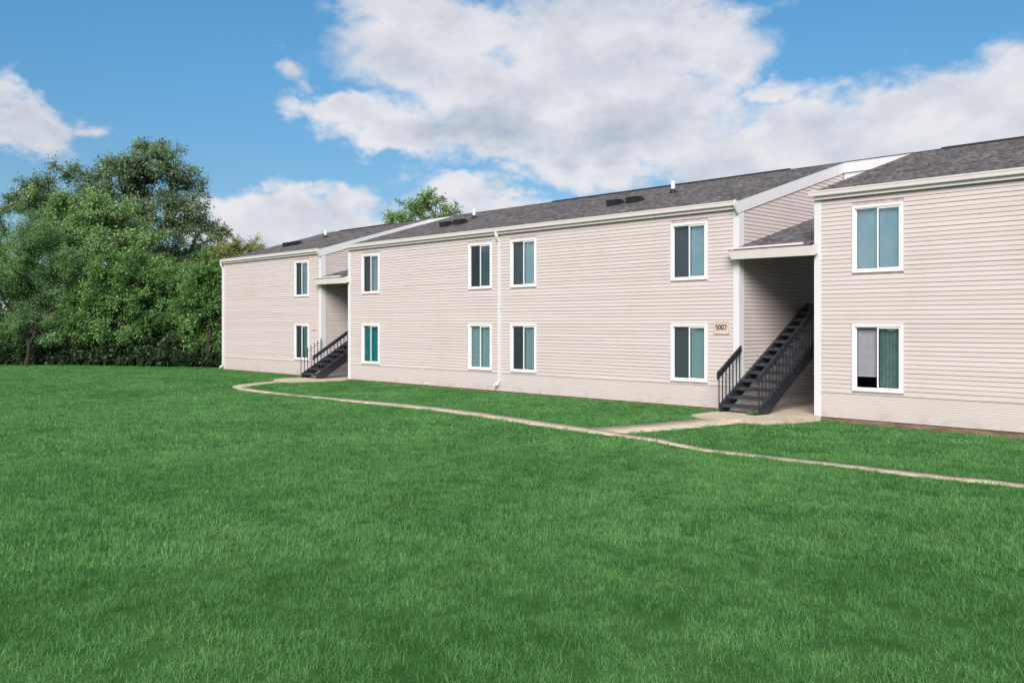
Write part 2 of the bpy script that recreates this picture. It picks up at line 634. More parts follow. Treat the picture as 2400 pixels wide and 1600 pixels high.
def slab(name, poly, ztop, zbot, seed):
    P = smooth_poly(poly, 0.008, 0.15, seed)
    mb = MB()
    mb.prism([tuple(p) for p in P], 2, zbot, ztop)
    o = mb.build(name, M['concrete'])
    o['kind'] = 'structure'
    POLYS.append(P)
    return o


slab('pavement', [(-12.86, -2.05), (-11.7, -2.22), (-10.78, -2.16), (-10.52, -1.05), (-10.42, -0.25), (-10.70, -0.02), (-10.70, 6.0), (-12.82, 6.0), (-12.86, -0.05)], -0.005, -0.20, 11)
slab('pavement', [(-33.2, -1.9), (-32.6, -2.55), (-31.2, -2.6), (-30.85, -1.2), (-30.8, -0.25), (-31.03, -0.02), (-31.03, 6.0), (-33.1, 6.0), (-33.2, -0.05)], -0.03, -0.20, 12)

# ------------------------------------------------------------------ apartment blocks
LAP = 0.1016
SILL0, HEAD0, SILL1, HEAD1 = 0.635, 2.195, 3.395, 4.95
WALL_BOT, SKIRT_TOP, WALL_TOP = -0.03, 0.585, 5.24
EAVE_Y, EAVE_Z, PITCH, RIDGE_Y = -0.10, 5.385, 0.2935, 5.76


def roof_z(y):
    return EAVE_Z + PITCH * (y - EAVE_Y)


RIDGE_Z = roof_z(RIDGE_Y)
board_cache = {}


def lap_board(parent, x0, x1, z, r, h=LAP, proud=0.0):
    """one course of lap siding on the front wall"""
    t = 0.019 + r.normal() * 0.0008
    j = r.normal() * 0.0011
    t += proud
    sec = [(-0.001, z - 0.003 + j), (-t, z - 0.003 + j), (-t - 0.001, z + 0.007 + j), (-0.0085 - proud, z + h - .012 + j), (-0.0025, z + h - .009 + j), (-0.001, z + h + j)]
    k = 4 if x1 - x0 > 2.5 else 1
    V, F, n = [], [], len(sec)
    for i in range(k + 1):
        wz, wy = (r.normal() * .0016, r.normal() * .0012) if 0 < i < k else (0, 0)
        xx = x0 + (x1 - x0) * i / k
        V += [(xx, q if q > -.002 else q + wy, zz + wz) for (q, zz) in sec]
        if i:
            b0, b1 = n * (i - 1), n * i
            F += [(b0 + m, b1 + m, b1 + (m + 1) % n, b0 + (m + 1) % n) for m in range(n)]
    F += [tuple(range(n)), tuple(reversed(range(n * k, n * k + n)))]
    return add('siding_board', V, F, M['siding'], parent)


def lap_board_side(parent, xw, ys, z, r, h=LAP, ztop=None):
    t = 0.019 + r.normal() * 0.0008
    j = r.normal() * 0.0011
    (y0, y1), (y2, y3) = ys                      # bottom span, top span (cut by the rake)
    ya, yb = y0 + (y2 - y0) * .85, y1 + (y3 - y1) * .85
    prof = [(.001, -.003, 0), (t, -.003, 0), (t + .001, .007, 0), (.0085, h - .012, 1), (.0025, h - .009, 1), (.001, h, 2)]
    V = [(xw + p, (y0, ya, y2)[k], z + q + j) for (p, q, k) in prof] + [(xw + p, (y1, yb, y3)[k], z + q + j) for (p, q, k) in prof]
    F = [(0, 1, 2, 3, 4, 5), (11, 10, 9, 8, 7, 6)] + [(i, i + 6, (i + 1) % 6 + 6, (i + 1) % 6) for i in range(6)]
    return add('siding_board', V, F, M['siding'], parent)


def shingle_field(name, x0, x1, y0, z0, y1, z1, parent, seed, expo=0.142):
    r = np.random.default_rng(seed)
    L = math.hypot(y1 - y0, z1 - z0)
    uy, uz = (y1 - y0) / L, (z1 - z0) / L
    ny_, nz_ = -uz, uy
    n = int(round(L / expo))
    e = L / n
    X0, X1, S, T = [], [], [], []
    for k in range(n):
        x = x0
        while x < x1 - 1e-6:
            w = r.uniform(0.10, 0.34)
            xe = min(x1, x + w)
            if x1 - xe < 0.06:
                xe = x1
            X0.append(x), X1.append(xe), S.append(k * e), T.append(r.choice([0.006, 0.013]) + r.normal() * 0.0012)
            x = xe
    X0, X1, S, T = map(np.array, (X0, X1, S, T))
    N = len(X0)
    jit = r.normal(size=N) * 0.003

    def pt(x, s, t):
        return np.stack([x, y0 + s * uy + t * ny_, z0 + s * uz + t * nz_], -1)
    Sa = np.maximum(S - 0.004 + jit, -0.01)
    Sb = np.minimum(S + e + 0.01, L)
    V = np.stack([pt(X0, Sa, T), pt(X1, Sa, T), pt(X1, Sb, T * .25), pt(X0, Sb, T * .25), pt(X0, Sa, T * 0 - .004), pt(X1, Sa, T * 0 - .004), pt(X1, Sb, T * 0 - .004), pt(X0, Sb, T * 0 - .004)], 1).reshape(-1, 3)
    b = np.arange(N)[:, None] * 8
    F = np.concatenate([b + np.array([0, 1, 2, 3]), b + np.array([4, 5, 1, 0]), b + np.array([4, 0, 3, 7]), b + np.array([1, 5, 6, 2])], 0)
    c = np.clip(r.beta(1.6, 1.8, size=N) * 0.9 + (T > 0.0095) * 0.15 - 0.05, 0, 1)
    o = add(name, V, F, M['shingle'], parent, attr=np.tile(c, 4))
    o['kind'] = 'stuff'
    return o


def make_blind(mb_m, x0, x1, z0, z1, y, parent, pitch=0.046, tilt=0.9):
    mb = MB()
    z = z1
    i = 0
    while z > z0:
        b = len(mb.V)
        h = 0.5 * pitch * 1.05
        mb.V += [(x0, y - .008, z - h), (x1, y - .008, z - h), (x1, y + .007, z + h), (x0, y + .007, z + h)]
        mb.F.append((b, b + 1, b + 2, b + 3))
        z -= pitch
        i += 1
    mb.box(x0, x1, y - .014, y + .014, z0 - .02, z0 + .005)
    return add('blind', mb.V, mb.F, mb_m, parent)


def make_curtain(m, x0, x1, z0, z1, y, parent, folds=9):
    n = folds * 8
    xs = np.linspace(x0, x1, n)
    ys = y + 0.022 * np.sin(np.linspace(0, folds * 2 * math.pi, n)) + 0.008 * np.sin(np.linspace(0, folds * 5.3, n))
    V = np.concatenate([np.c_[xs, ys, np.full(n, z0)], np.c_[xs, ys * .6 + y * .4, np.full(n, z1)]])
    i = np.arange(n - 1)
    return add('curtain', V, np.stack([i, i + 1, i + n + 1, i + n], -1), m, parent, smooth=True)


def quad(name, x0, x1, y, z0, z1, m, parent):
    return add(name, [(x0, y, z0), (x1, y, z0), (x1, y, z1), (x0, y, z1)], [(0, 1, 2, 3)], m, parent)


def make_window(block, x0, x1, z0, z1, spec):
    """slider window: casing, two panes, sash, screen and what hangs behind it"""
    c = 0.072
    mb = MB()
    mb.ring(x0, x1, z0, z1, 0.050, -0.042, 0.06)
    mb.ring(x0 + .050, x1 - .050, z0 + .050, z1 - .050, 0.024, -0.026, 0.06)
    fr = mb.build('window', M['vinyl'], block)
    MB().ring(x0 - .022, x1 + .022, z0 - .022, z1 + .022, 0.020, -0.020, 0.004).build('channel_trim', M['siding'], fr)
    ix0, ix1, iz0, iz1 = x0 + .074, x1 - .074, z0 + .074, z1 - .074
    mid = ix0 + (ix1 - ix0) * 0.525
    MB().ring(mid - .030, ix1, iz0, iz1, 0.026, -0.018, 0.016).build('sash', M['vinyl'], fr)
    MB().ring(ix0, mid - .03, iz0, iz1, 0.014, 0.018, 0.044).build('sash', M['vinyl'], fr)
    quad('pane', mid - .006, ix1 - .024, .002, iz0 + .024, iz1 - .024, M['glass'], fr)
    if spec.get('lglass', True):
        quad('pane', ix0 + .012, mid - .042, .036, iz0 + .012, iz1 - .012, M['glass'], fr)
    if spec.get('screen', True):
        V = [(ix0 + .012, .020, iz0 + .012), (mid - .042, .020, iz0 + .012), (mid - .042, .020, iz1 - .012), (ix0 + .012, .020, iz1 - .012)]
        add('screen', V, [(0, 1, 2, 3)], M['screen'], fr)
    # room behind
    y1 = 0.75
    V = [(ix0, .061, iz0), (ix1, .061, iz0), (ix1, .061, iz1), (ix0, .061, iz1), (ix0 - .3, y1, iz0 - .2), (ix1 + .3, y1, iz0 - .2), (ix1 + .3, y1, iz1), (ix0 - .3, y1, iz1)]
    add('reveal', V, [(0, 1, 5, 4), (1, 2, 6, 5), (2, 3, 7, 6), (3, 0, 4, 7), (4, 5, 6, 7)], M['room'], fr)
    for side in ('l', 'r'):
        a, b = (ix0 + .005, mid - .035) if side == 'l' else (mid - .02, ix1 - .005)
        k = spec.get(side)
        if not k:
            continue
        kind, drop = k
        if kind in ('blind', 'blind_grey'):
            make_blind(M[kind], a, b, iz1 - (iz1 - iz0) * drop, iz1, 0.095, fr)
        else:
            make_curtain(M[kind], a, b, iz1 - (iz1 - iz0) * drop, iz1, 0.12, fr, 6)
    return fr


def front_wall(block, x0, x1, wins, r, tl=0.15, tr=0.15):
    """sheathing with openings, lap courses, ribbed skirt, corner boards"""
    xs = sorted({x0, x1} | {v for w in wins for v in (w[0] + .03, w[1] - .03)})
    zs = [WALL_BOT, SILL0 + .03, HEAD0 - .03, SILL1 + .03, HEAD1 - .03, WALL_TOP]
    mb = MB()
    for i in range(len(xs) - 1):
        for k in range(5):
            xm, zm = (xs[i] + xs[i + 1]) / 2, (zs[k] + zs[k + 1]) / 2
            if any(w[0] < xm < w[1] and w[2] < zm < w[3] for w in wins):
                continue
            mb.box(xs[i], xs[i + 1], 0.0, 0.06, zs[k], zs[k + 1])
    mb.build('wall', M['core'], block)
    z = SKIRT_TOP
    while z < WALL_TOP - 0.01:
        h = min(LAP, WALL_TOP - z)
        cuts = sorted([(w[0] - .012, w[1] + .012) for w in wins if w[2] - .012 < z + h - 0.004 and w[3] + .012 > z + .004])
        a = x0 + tl
        for (c0, c1) in cuts + [(x1 - tr, None)]:
            if c0 - a > 4.6 and r.uniform() < (0.55 if c0 - a < 12 else 1.0):
                m_ = a + (c0 - a) * r.uniform(.25, .75)              # two lengths, lapped
                lap_board(block, a, m_ + .025, z, r, h)
                lap_board(block, m_, c0, z, r, h, 0.0022)
            elif c0 - a > 0.02:
                lap_board(block, a, c0, z, r, h)
            a = c1
        z += LAP
    # ribbed skirt in one length, as sold
    mb = MB()
    n = 12
    hh = (SKIRT_TOP - 0.012 - WALL_BOT) / n
    sec = [(-0.001, WALL_BOT)]
    for k in range(n):
        zz = WALL_BOT + k * hh
        sec += [(-0.013, zz), (-0.0165, zz + hh * .10), (-0.0165, zz + hh * .66), (-0.0125, zz + hh * .80), (-0.0125, zz + hh * .99)]
    sec += [(-0.001, SKIRT_TOP - .012)]
    mb.prism(sec, 0, x0 + tl, x1 - tr)
    mb.build('skirt_panel', M['siding'], block)
    MB().box(x0 + tl, x1 - tr, -0.032, 0.0, SKIRT_TOP - .022, SKIRT_TOP - .0045).build('skirt_trim', M['siding'], block)


def eaves(block, x0, x1, gl, gr):
    MB().box(x0, x1, -0.10, -0.062, 5.185, roof_z(-0.1) - .012).build('fascia', M['gutter'], block)
    MB().box(x0 + .01, x1 - .01, -0.061, 0.02, 5.232, 5.246).build('soffit', M['gutter'], block)
    yb, zt = -0.1005, 5.395
    sec = [(yb + (a_ - yb) * .72, b_) for (a_, b_) in [(yb, zt - .128), (yb - .086, zt - .128), (yb - .098, zt - .112), (yb - .106, zt - .05), (yb - .120, zt - .034), (yb - .122, zt),
           (yb - .112, zt), (yb - .110, zt - .030), (yb - .096, zt - .046), (yb - .088, zt - .106), (yb - .080, zt - .120), (yb, zt - .120)]]
    g = MB()
    for (a, b) in ((gl, gr),):
        bs, n = len(g.V), len(sec)
        for xx in (a, b):
            for p in sec:
                g.V.append((xx, p[0], p[1]))
        g.F += [(bs + i, bs + n + i, bs + n + (i + 1) % n, bs + (i + 1) % n) for i in range(n)]
        for xx in (a, b):
            bb = len(g.V)
            outer = [sec[i] for i in (0, 1, 2, 3, 4, 5)] + [(yb, zt)]
            for p in outer:
                g.V.append((xx, p[0], p[1]))
            g.F.append(tuple(range(bb, bb + len(outer))))
    g.build('gutter', M['gutter'], block)


def roof(block, x0, x1, seed, capped):
    ez = roof_z(-0.125)
    # deck and back slope as one closed wedge, shingles laid on the front slope
    sec = [(-0.10, 5.37), (-0.10, roof_z(-.1) - .012), (RIDGE_Y, RIDGE_Z - .012), (2 * RIDGE_Y + .1, roof_z(-.1) - .012), (2 * RIDGE_Y + .1, 5.37), (RIDGE_Y, RIDGE_Z - .05)]
    mb = MB()
    b, n = 0, 6
    for xx in (x0, x1):
        for p in sec:
            mb.V.append((xx, p[0], p[1]))
    mb.F += [(i, (i + 1) % n, n + (i + 1) % n, n + i) for i in range(n)]
    for k in (0, n):
        mb.F += [(k, k + 1, k + 2, k + 5), (k + 5, k + 2, k + 3, k + 4)]
    rf = mb.build('roof', M['shingle'], block)
    shingle_field('shingles', x0 - .02, x1 + .02, -0.135, roof_z(-.135), RIDGE_Y, RIDGE_Z, rf, seed)
    c0, c1 = capped
    r = np.random.default_rng(seed + 50)
    if c0 > x0 + .05:
        MB().prism([(RIDGE_Y - .14, RIDGE_Z - .025), (RIDGE_Y, RIDGE_Z + .016), (RIDGE_Y + .14, RIDGE_Z - .025)], 0, x0, c0).build('ridge_cap', M['shingle'], rf)
    if c1 < x1 - .05:
        MB().prism([(RIDGE_Y - .14, RIDGE_Z - .025), (RIDGE_Y, RIDGE_Z + .016), (RIDGE_Y + .14, RIDGE_Z - .025)], 0, c1, x1).build('ridge_cap', M['shingle'], rf)
    MB().prism([(RIDGE_Y - .16, RIDGE_Z - .04), (RIDGE_Y - .15, RIDGE_Z + .012), (RIDGE_Y, RIDGE_Z + .052), (RIDGE_Y + .15, RIDGE_Z + .012), (RIDGE_Y + .16, RIDGE_Z - .04)], 0, c0, c1).build('ridge_vent', M['black'], rf)
    return rf


def roof_vent(rf, x, y):
    z = roof_z(y)
    mb = MB()
    w, d = 0.225, 0.30
    mb.hexa([(x - w, y - d * .5, z - .06 + .0), (x + w, y - d * .5, z - .06), (x + w, y + d, roof_z(y + d) - .02), (x - w, y + d, roof_z(y + d) - .02),
             (x - w, y - d * .6, z + .17), (x + w, y - d * .6, z + .17), (x + w * .8, y + d * .5, roof_z(y + d) + .12), (x - w * .8, y + d * .5, roof_z(y + d) + .12)])
    return mb.build('box_vent', M['black'], rf)


def vent_pipe(rf, x, y, h=0.38):
    z = roof_z(y)
    mb = MB()
    mb.tube((x, y, z - .05), (x, y, z + h), 0.062, 14)
    p = mb.build('vent_pipe', M['pipe'], rf)
    f = MB()
    f.tube((x, y, z - .02), (x, y, z + .13), 0.13, 14, 0.068)
    f.hexa([(x - .2, y - .2, roof_z(y - .2) + .002), (x + .2, y - .2, roof_z(y - .2) + .002), (x + .2, y + .2, roof_z(y + .2) + .002), (x - .2, y + .2, roof_z(y + .2) + .002),
            (x - .2, y - .2, roof_z(y - .2) + .016), (x + .2, y - .2, roof_z(y - .2) + .016), (x + .2, y + .2, roof_z(y + .2) + .016), (x - .2, y + .2, roof_z(y + .2) + .016)])
    f.build('flashing', M['black'], p)


def corner(block, x, side, z0=WALL_BOT - .01, w=0.15, ws=0.215):
    """white L-shaped corner board; side +1 = right-hand end of the block"""
    mb = MB()
    t = 0.026
    if side > 0:
        mb.box(x - w, x + t, -t, 0.0, z0, 5.19)
        mb.box(x, x + t, 0.0, ws, z0, 5.25)
    else:
        mb.box(x - t, x + w, -t, 0.0, z0, 5.19)
        mb.box(x - t, x, 0.0, ws, z0, 5.25)
    mb.build('corner_board', M['white'], block)


def side_wall(block, x, r, shown):
    """gable end; shown = the right-hand end, clad course by course"""
    y1 = 2 * RIDGE_Y
    s = 1 if shown else -1
    th = 0.06
    poly = [(0.062, WALL_BOT), (y1, WALL_BOT), (y1, roof_z(0) - .05), (RIDGE_Y, RIDGE_Z - .07), (0.062, roof_z(0.06) - .05)]
    mb = MB()
    mb.prism(poly, 0, x - (th if shown else -th), x)
    mb.build('end_wall', M['core'] if shown else M['siding'], block)
    if not shown:
        return
    z = 0.14
    ytop_all = RIDGE_Y + 0.9
    while z < RIDGE_Z - 0.42:
        lo = max(0.215, (z + .02 - (EAVE_Z - .335)) / PITCH + EAVE_Y) if z > 4.9 else 0.215
        lo2 = max(0.215, (z + LAP + .02 - (EAVE_Z - .335)) / PITCH + EAVE_Y) if z > 4.9 else 0.215
        lap_board_side(block, x, ((lo, ytop_all), (lo2, ytop_all)), z, r)
        z += LAP
    MB().box(x, x + .022, 0.215, ytop_all, -0.02, 0.135).build('base_board', M['white'], block)
    # rake board up to the ridge, in two lengths
    for (ya, yb) in ((-0.098, 3.05), (3.056, RIDGE_Y)):
        q = MB()
        q.hexa([(x + .002, ya, roof_z(ya) - .325), (x + .040, ya, roof_z(ya) - .325), (x + .040, yb, roof_z(yb) - .325), (x + .002, yb, roof_z(yb) - .325),
                (x + .002, ya, roof_z(ya) - .015), (x + .040, ya, roof_z(ya) - .015), (x + .040, yb, roof_z(yb) - .015), (x + .002, yb, roof_z(yb) - .015)])
        q.build('rake_board', M['white'], block)
    MB().hexa([(x + .002, -.26, 5.26), (x + .05, -.26, 5.30), (x + .05, -.0985, 5.05), (x + .002, -.0985, 5.05),
               (x + .002, -.23, 5.40), (x + .05, -.23, 5.40), (x + .05, -.0985, 5.375), (x + .002, -.0985, 5.375)]).build('eave_return', M['white'], block)


def foundation(block, x0, x1):
    MB().box(x0 + .03, x1 - .03, 0.004, 0.30, -0.6, WALL_BOT - .004).build('foundation', M['foundation'], block)


def downspout(block, x, zt, zb, kick):
    mb = MB()
    w, d = 0.045, 0.062
    yw = -0.022
    # top elbow from the gutter back to the wall, straight run, shoe
    mb.hexa([(x - w - kick * .25, -.16, zt - .16), (x + w - kick * .25, -.16, zt - .16), (x + w - kick * .25, -.16 + d, zt - .16), (x - w - kick * .25, -.16 + d, zt - .16),
             (x - w - kick * .35, -.17, zt), (x + w - kick * .35, -.17, zt), (x + w - kick * .35, -.17 + d, zt), (x - w - kick * .35, -.17 + d, zt)])
    mb.hexa([(x - w, yw - d, zt - .34), (x + w, yw - d, zt - .34), (x + w, yw, zt - .34), (x - w, yw, zt - .34),
             (x - w - kick * .25, -.16, zt - .161), (x + w - kick * .25, -.16, zt - .161), (x + w - kick * .25, -.16 + d, zt - .161), (x - w - kick * .25, -.16 + d, zt - .161)])
    mb.box(x - w, x + w, yw - d, yw, zb + .12, zt - .341)
    mb.hexa([(x - w * 3.3, yw - d - .10, zb - .02), (x - w * 2.6, yw - d - .14, zb - .07), (x - w * 2.4, yw - d - .05, zb - .07), (x - w * 3.1, yw - .06, zb - .02),
             (x - w * 2.6, yw - d - .07, zb + .06), (x - w * 1.6, yw - d - .09, zb + .02), (x - w * 1.4, yw - .02, zb + .02), (x - w * 2.4, yw - .01, zb + .06)])
    mb.hexa([(x - w * 2.5, yw - d - .07, zb + .06), (x - w * .6, yw - d - .03, zb - .02), (x - w * .6, yw - .005, zb - .02), (x - w * 2.5, yw - .01, zb + .06),
             (x - w, yw - d, zb + .121), (x + w, yw - d, zb + .121), (x + w, yw, zb + .121), (x - w, yw, zb + .121)])
    dsp = mb.build('downspout', M['white'], block)
    for zz in (zt - .5, (zt + zb) / 2, zb + .35):
        MB().box(x - w - .012, x + w + .012, yw - d - .004, yw + .004, zz, zz + .03).build('strap', M['white'], dsp)


def make_block(name, x0, x1, label, wins, seed, capped, pipes, vents, last_left=False):
    r = np.random.default_rng(seed)
    b = thing(name, ((x0 + x1) / 2, 0, 0), label, 'building', 'apartment blocks in a row')
    W = []
    for (a, su, sl) in wins:
        W.append((a, a + 1.19, SILL0, HEAD0, sl))
        W.append((a, a + 1.19, SILL1, HEAD1, su))
    front_wall(b, x0, x1, W, r, 0.15 if not last_left else 0.02)
    for w in W:
        make_window(b, *w)
    side_wall(b, x1, r, True)
    side_wall(b, x0, r, False)
    MB().box(x0 + .02, x1 - .02, 2 * RIDGE_Y - .06, 2 * RIDGE_Y, WALL_BOT, 5.3).build('back_wall', M['siding'], b)
    foundation(b, x0, x1)
    corner(b, x1, 1)
    corner(b, x0, -1, w=0.15 if not last_left else 0.02)
    eaves(b, x0, x1, x0 - .11, x1 - .03)
    rf = roof(b, x0, x1, seed, capped)
    for (x, y) in pipes:
        vent_pipe(rf, x, y)
    for (x, y) in vents:
        roof_vent(rf, x, y)
    return b


BL = ('blind', 1.0)
blk_a = make_block('apartment_block', -42.15, -33.13, 'far two-storey beige siding block beside the trees, one window per floor',
                   [(-35.31, dict(l=('grey', 1), r=('green', 1)), dict(l=('grey', 1), r=('green', 1)))],
                   21, (-40.5, -36.0), [(-38.66, 3.63)], [(-39.55, 2.05), (-38.95, 2.15)], True)
blk_b = make_block('apartment_block', -31.03, -12.83, 'long middle two-storey beige siding block with eight windows and a white downspout',
                   [(-30.06, dict(l=('grey', 1), r=('green', 1)), dict(l=('teal', 1), r=('teal', 1), screen=False)),
                    (-23.55, dict(l=None, r=None), dict(l=BL, r=BL, screen=False)),
                    (-21.43, dict(l=BL, r=BL), dict(l=('grey', 1), r=('blind', .95))),
                    (-14.97, dict(l=BL, r=BL), dict(l=BL, r=BL))],
                   22, (-25.0, -14.6), [(-17.54, 3.57), (-27.43, 3.62)], [(-18.80, 2.15), (-18.10, 2.28), (-27.42, 2.15), (-26.72, 2.28)])
blk_c = make_block('apartment_block', -10.69, 7.51, 'nearest two-storey beige siding block, cut off by the right edge of the photo',
                   [(-9.76, dict(l=BL, r=BL, screen=False), dict(l=('blind_grey', .80), r=('green', 1), lglass=False, screen=False)),
                    (-3.25, dict(l=BL, r=BL), dict(l=BL, r=BL)), (-1.12, dict(l=BL, r=BL), dict(l=BL, r=BL)), (5.35, dict(l=BL, r=BL), dict(l=BL, r=BL))],
                   23, (-9.9, 6.8), [], [])
MB().box(-26.05, -25.78, -.034, -.0175, -.01, .06).build('vent_cover', M['gutter'], blk_b)
downspout(blk_b, -21.95, 5.27, 0.16, 0.2)
downspout(blk_a, -42.20, 5.27, 0.06, 0.2)


# ------------------------------------------------------------------ breezeway roofs
def canopy(name, x0, x1, label, seed):
    """low shed roof between two blocks: shingles, boxed eave, ceiling, wall behind up to the ridge"""
    c = thing(name, ((x0 + x1) / 2, 0, 3.86), label, 'canopy', 'breezeway roofs')
    ya, za, yb = -0.30, 4.115, RIDGE_Y - .05
    zb = za + .27 * (yb - ya)
    sec = [(ya, za - .02), (ya, za), (yb, zb), (yb, zb - .06)]
    dk = MB()
    dk.prism(sec, 0, x0 + .030, x1 - .030)
    d = dk.build('roof_deck', M['shingle'], c)
    shingle_field('shingles', x0 + .028, x1 - .028, ya - .03, za - .005, yb, zb + .004, d, seed, 0.135)
    # eave box: front board leaning in a little, right-hand return, soffit under it
    MB().hexa([(x0 - .05, -.275, 3.862), (x1 + .075, -.275, 3.850), (x1 + .075, -.245, 3.850), (x0 - .05, -.245, 3.862),
               (x0 - .13, -.315, 4.095), (x1 + .075, -.315, 4.085), (x1 + .075, -.285, 4.085), (x0 - .13, -.285, 4.095)]).build('eave_board', M['gutter'], c)
    MB().hexa([(x1 + .045, -.244, 3.850), (x1 + .075, -.244, 3.850), (x1 + .075, -.028, 3.90), (x1 + .045, -.028, 3.90),
               (x1 + .045, -.284, 4.085), (x1 + .075, -.284, 4.085), (x1 + .075, -.028, 4.17), (x1 + .045, -.028, 4.17)]).build('eave_return', M['gutter'], c)
    MB().hexa([(x0 - .05, -.244, 3.862), (x0 - .02, -.244, 3.862), (x0 - .02, -.028, 3.862), (x0 - .05, -.028, 3.862),
               (x0 - .13, -.284, 4.095), (x0 - .10, -.284, 4.095), (x0 - .10, -.028, 4.14), (x0 - .13, -.028, 4.14)]).build('eave_return', M['gutter'], c)
    # drip edge, lifted towards its right end
    MB().hexa([(x0 - .145, -.355, 4.112), (x1 - .16, -.345, 4.118), (x1 - .16, -.30, 4.122), (x0 - .145, -.30, 4.112),
               (x0 - .145, -.350, 4.150), (x1 - .16, -.340, 4.172), (x1 - .16, -.28, 4.178), (x0 - .145, -.27, 4.153)]).build('drip_edge', M['gutter'], c)
    MB().hexa([(x0 + .03, -.244, 3.90), (x1 - .03, -.244, 3.90), (x1 - .03, yb, zb - .14), (x0 + .03, yb, zb - .14),
               (x0 + .03, -.244, 3.92), (x1 - .03, -.244, 3.92), (x1 - .03, yb, zb - .12), (x0 + .03, yb, zb - .12)]).build('ceiling', M['soffit'], c)
    # wall under the ridge between the blocks with its white fascia
    MB().box(x0 + .045, x1 - .003, RIDGE_Y - .03, RIDGE_Y + .03, zb - .15, RIDGE_Z - .02).build('upper_wall', M['white'], c)
    MB().box(x0 + .045, x1 - .003, RIDGE_Y - .075, RIDGE_Y - .032, RIDGE_Z - .33, RIDGE_Z - .01).build('ridge_fascia', M['white'], c)
    MB().prism([(RIDGE_Y - .10, RIDGE_Z - .008), (RIDGE_Y, RIDGE_Z + .02), (RIDGE_Y + .8, RIDGE_Z - .22), (RIDGE_Y + .8, RIDGE_Z - .27)], 0, x0 + .021, x1 - .021).build('back_roof', M['shingle'], c)
    return c


canopy('breezeway_roof', -12.83, -10.69, 'grey shingled shed roof with white eave over the stairway nearest the right edge', 31)
canopy('breezeway_roof', -33.13, -31.03, 'small grey shingled shed roof over the far stairway beside the far block', 32)


# ------------------------------------------------------------------ stairs
def stair(name, x0, x1, ybot, z0, label, full_left):
    s = thing(name, ((x0 + x1) / 2, ybot, z0), label, 'staircase', 'outdoor stairs')
    n, rise, run = 14, 0.1960, 0.3160
    sl = rise / run
    ytop = ybot + n * run
    for x, nm in ((x0, 'l'), (x1, 'r')):
        a = x if nm == 'l' else x - .045
        sec = [(ybot - .04, z0), (ybot + .30, z0), (ytop, z0 + n * rise - .28), (ytop, z0 + n * rise + .06), (ybot - .04, z0 + .16)]
        MB().prism(sec, 0, a, a + .045).build('stringer', M['stair'], s)
        # flange on the stringer's top edge
        f = MB()
        o = .02
        f.hexa([(a - o, ybot - .05, z0 + .155), (a + .045 + o, ybot - .05, z0 + .155), (a + .045 + o, ytop, z0 + n * rise + .058), (a - o, ytop, z0 + n * rise + .058),
                (a - o, ybot - .05, z0 + .172), (a + .045 + o, ybot - .05, z0 + .172), (a + .045 + o, ytop, z0 + n * rise + .075), (a - o, ytop, z0 + n * rise + .075)])
        f.build('stringer_cap', M['stair'], s)
    for k in range(n):
        y, z = ybot + k * run, z0 + (k + 1) * rise
        t = MB()
        t.box(x0 + .046, x1 - .046, y - .015, y + .285, z - .035, z)
        t.box(x0 + .046, x1 - .046, y - .020, y + .012, z - .075, z - .0355)
        t.build('tread', M['tread'], s)

    def rail(x, ya, yb, thick, nm):
        def top(y):
            return z0 + .98 + (y - ybot + .15) * sl
        if thick:
            h = MB()
            h.hexa([(x - .03, ya, top(ya) - .16), (x + .03, ya, top(ya) - .16), (x + .03, yb, top(yb) - .16), (x - .03, yb, top(yb) - .16),
                    (x - .03, ya, top(ya)), (x + .03, ya, top(ya)), (x + .03, yb, top(yb)), (x - .03, yb, top(yb))])
            h.build('handrail', M['stair'], s)
            MB().box(x - .031, x + .031, ya - .03, ya - .001, top(ya) - .20, top(ya) + .005).build('rail_end', M['stair'], s)
        else:
            MB().tube((x, ya, top(ya) - .14), (x, yb, top(yb) - .14), .008, 6).build('handrail', M['stair'], s)
        y = ya + .02
        while y < yb:
            zb = z0 + .10 + max(0, (y - ybot)) * sl
            MB().box(x - .011, x + .011, y - .011, y + .011, zb, top(y) - (.12 if thick else -.02)).build('baluster', M['stair'], s)
            y += .158
    rail(x0 + .02 if full_left else x0 + .02, ybot - .10, ybot + .92, full_left, 'l')
    rail(x1 + .03, ybot - .20, ytop, True, 'r')
    # landing
    MB().box(x0 - .02, x1 + .9, ytop, ytop + 1.5, z0 + n * rise - .25, z0 + n * rise - .002).build('landing', M['soffit'], s)
    return s


stair('staircase', -12.75, -11.57, -0.98, -0.005, 'black metal staircase with thick handrails under the right-hand breezeway', True)
stair('staircase', -33.05, -31.87, -0.95, -0.03, 'black metal staircase with thin left balusters beside the far block', False)


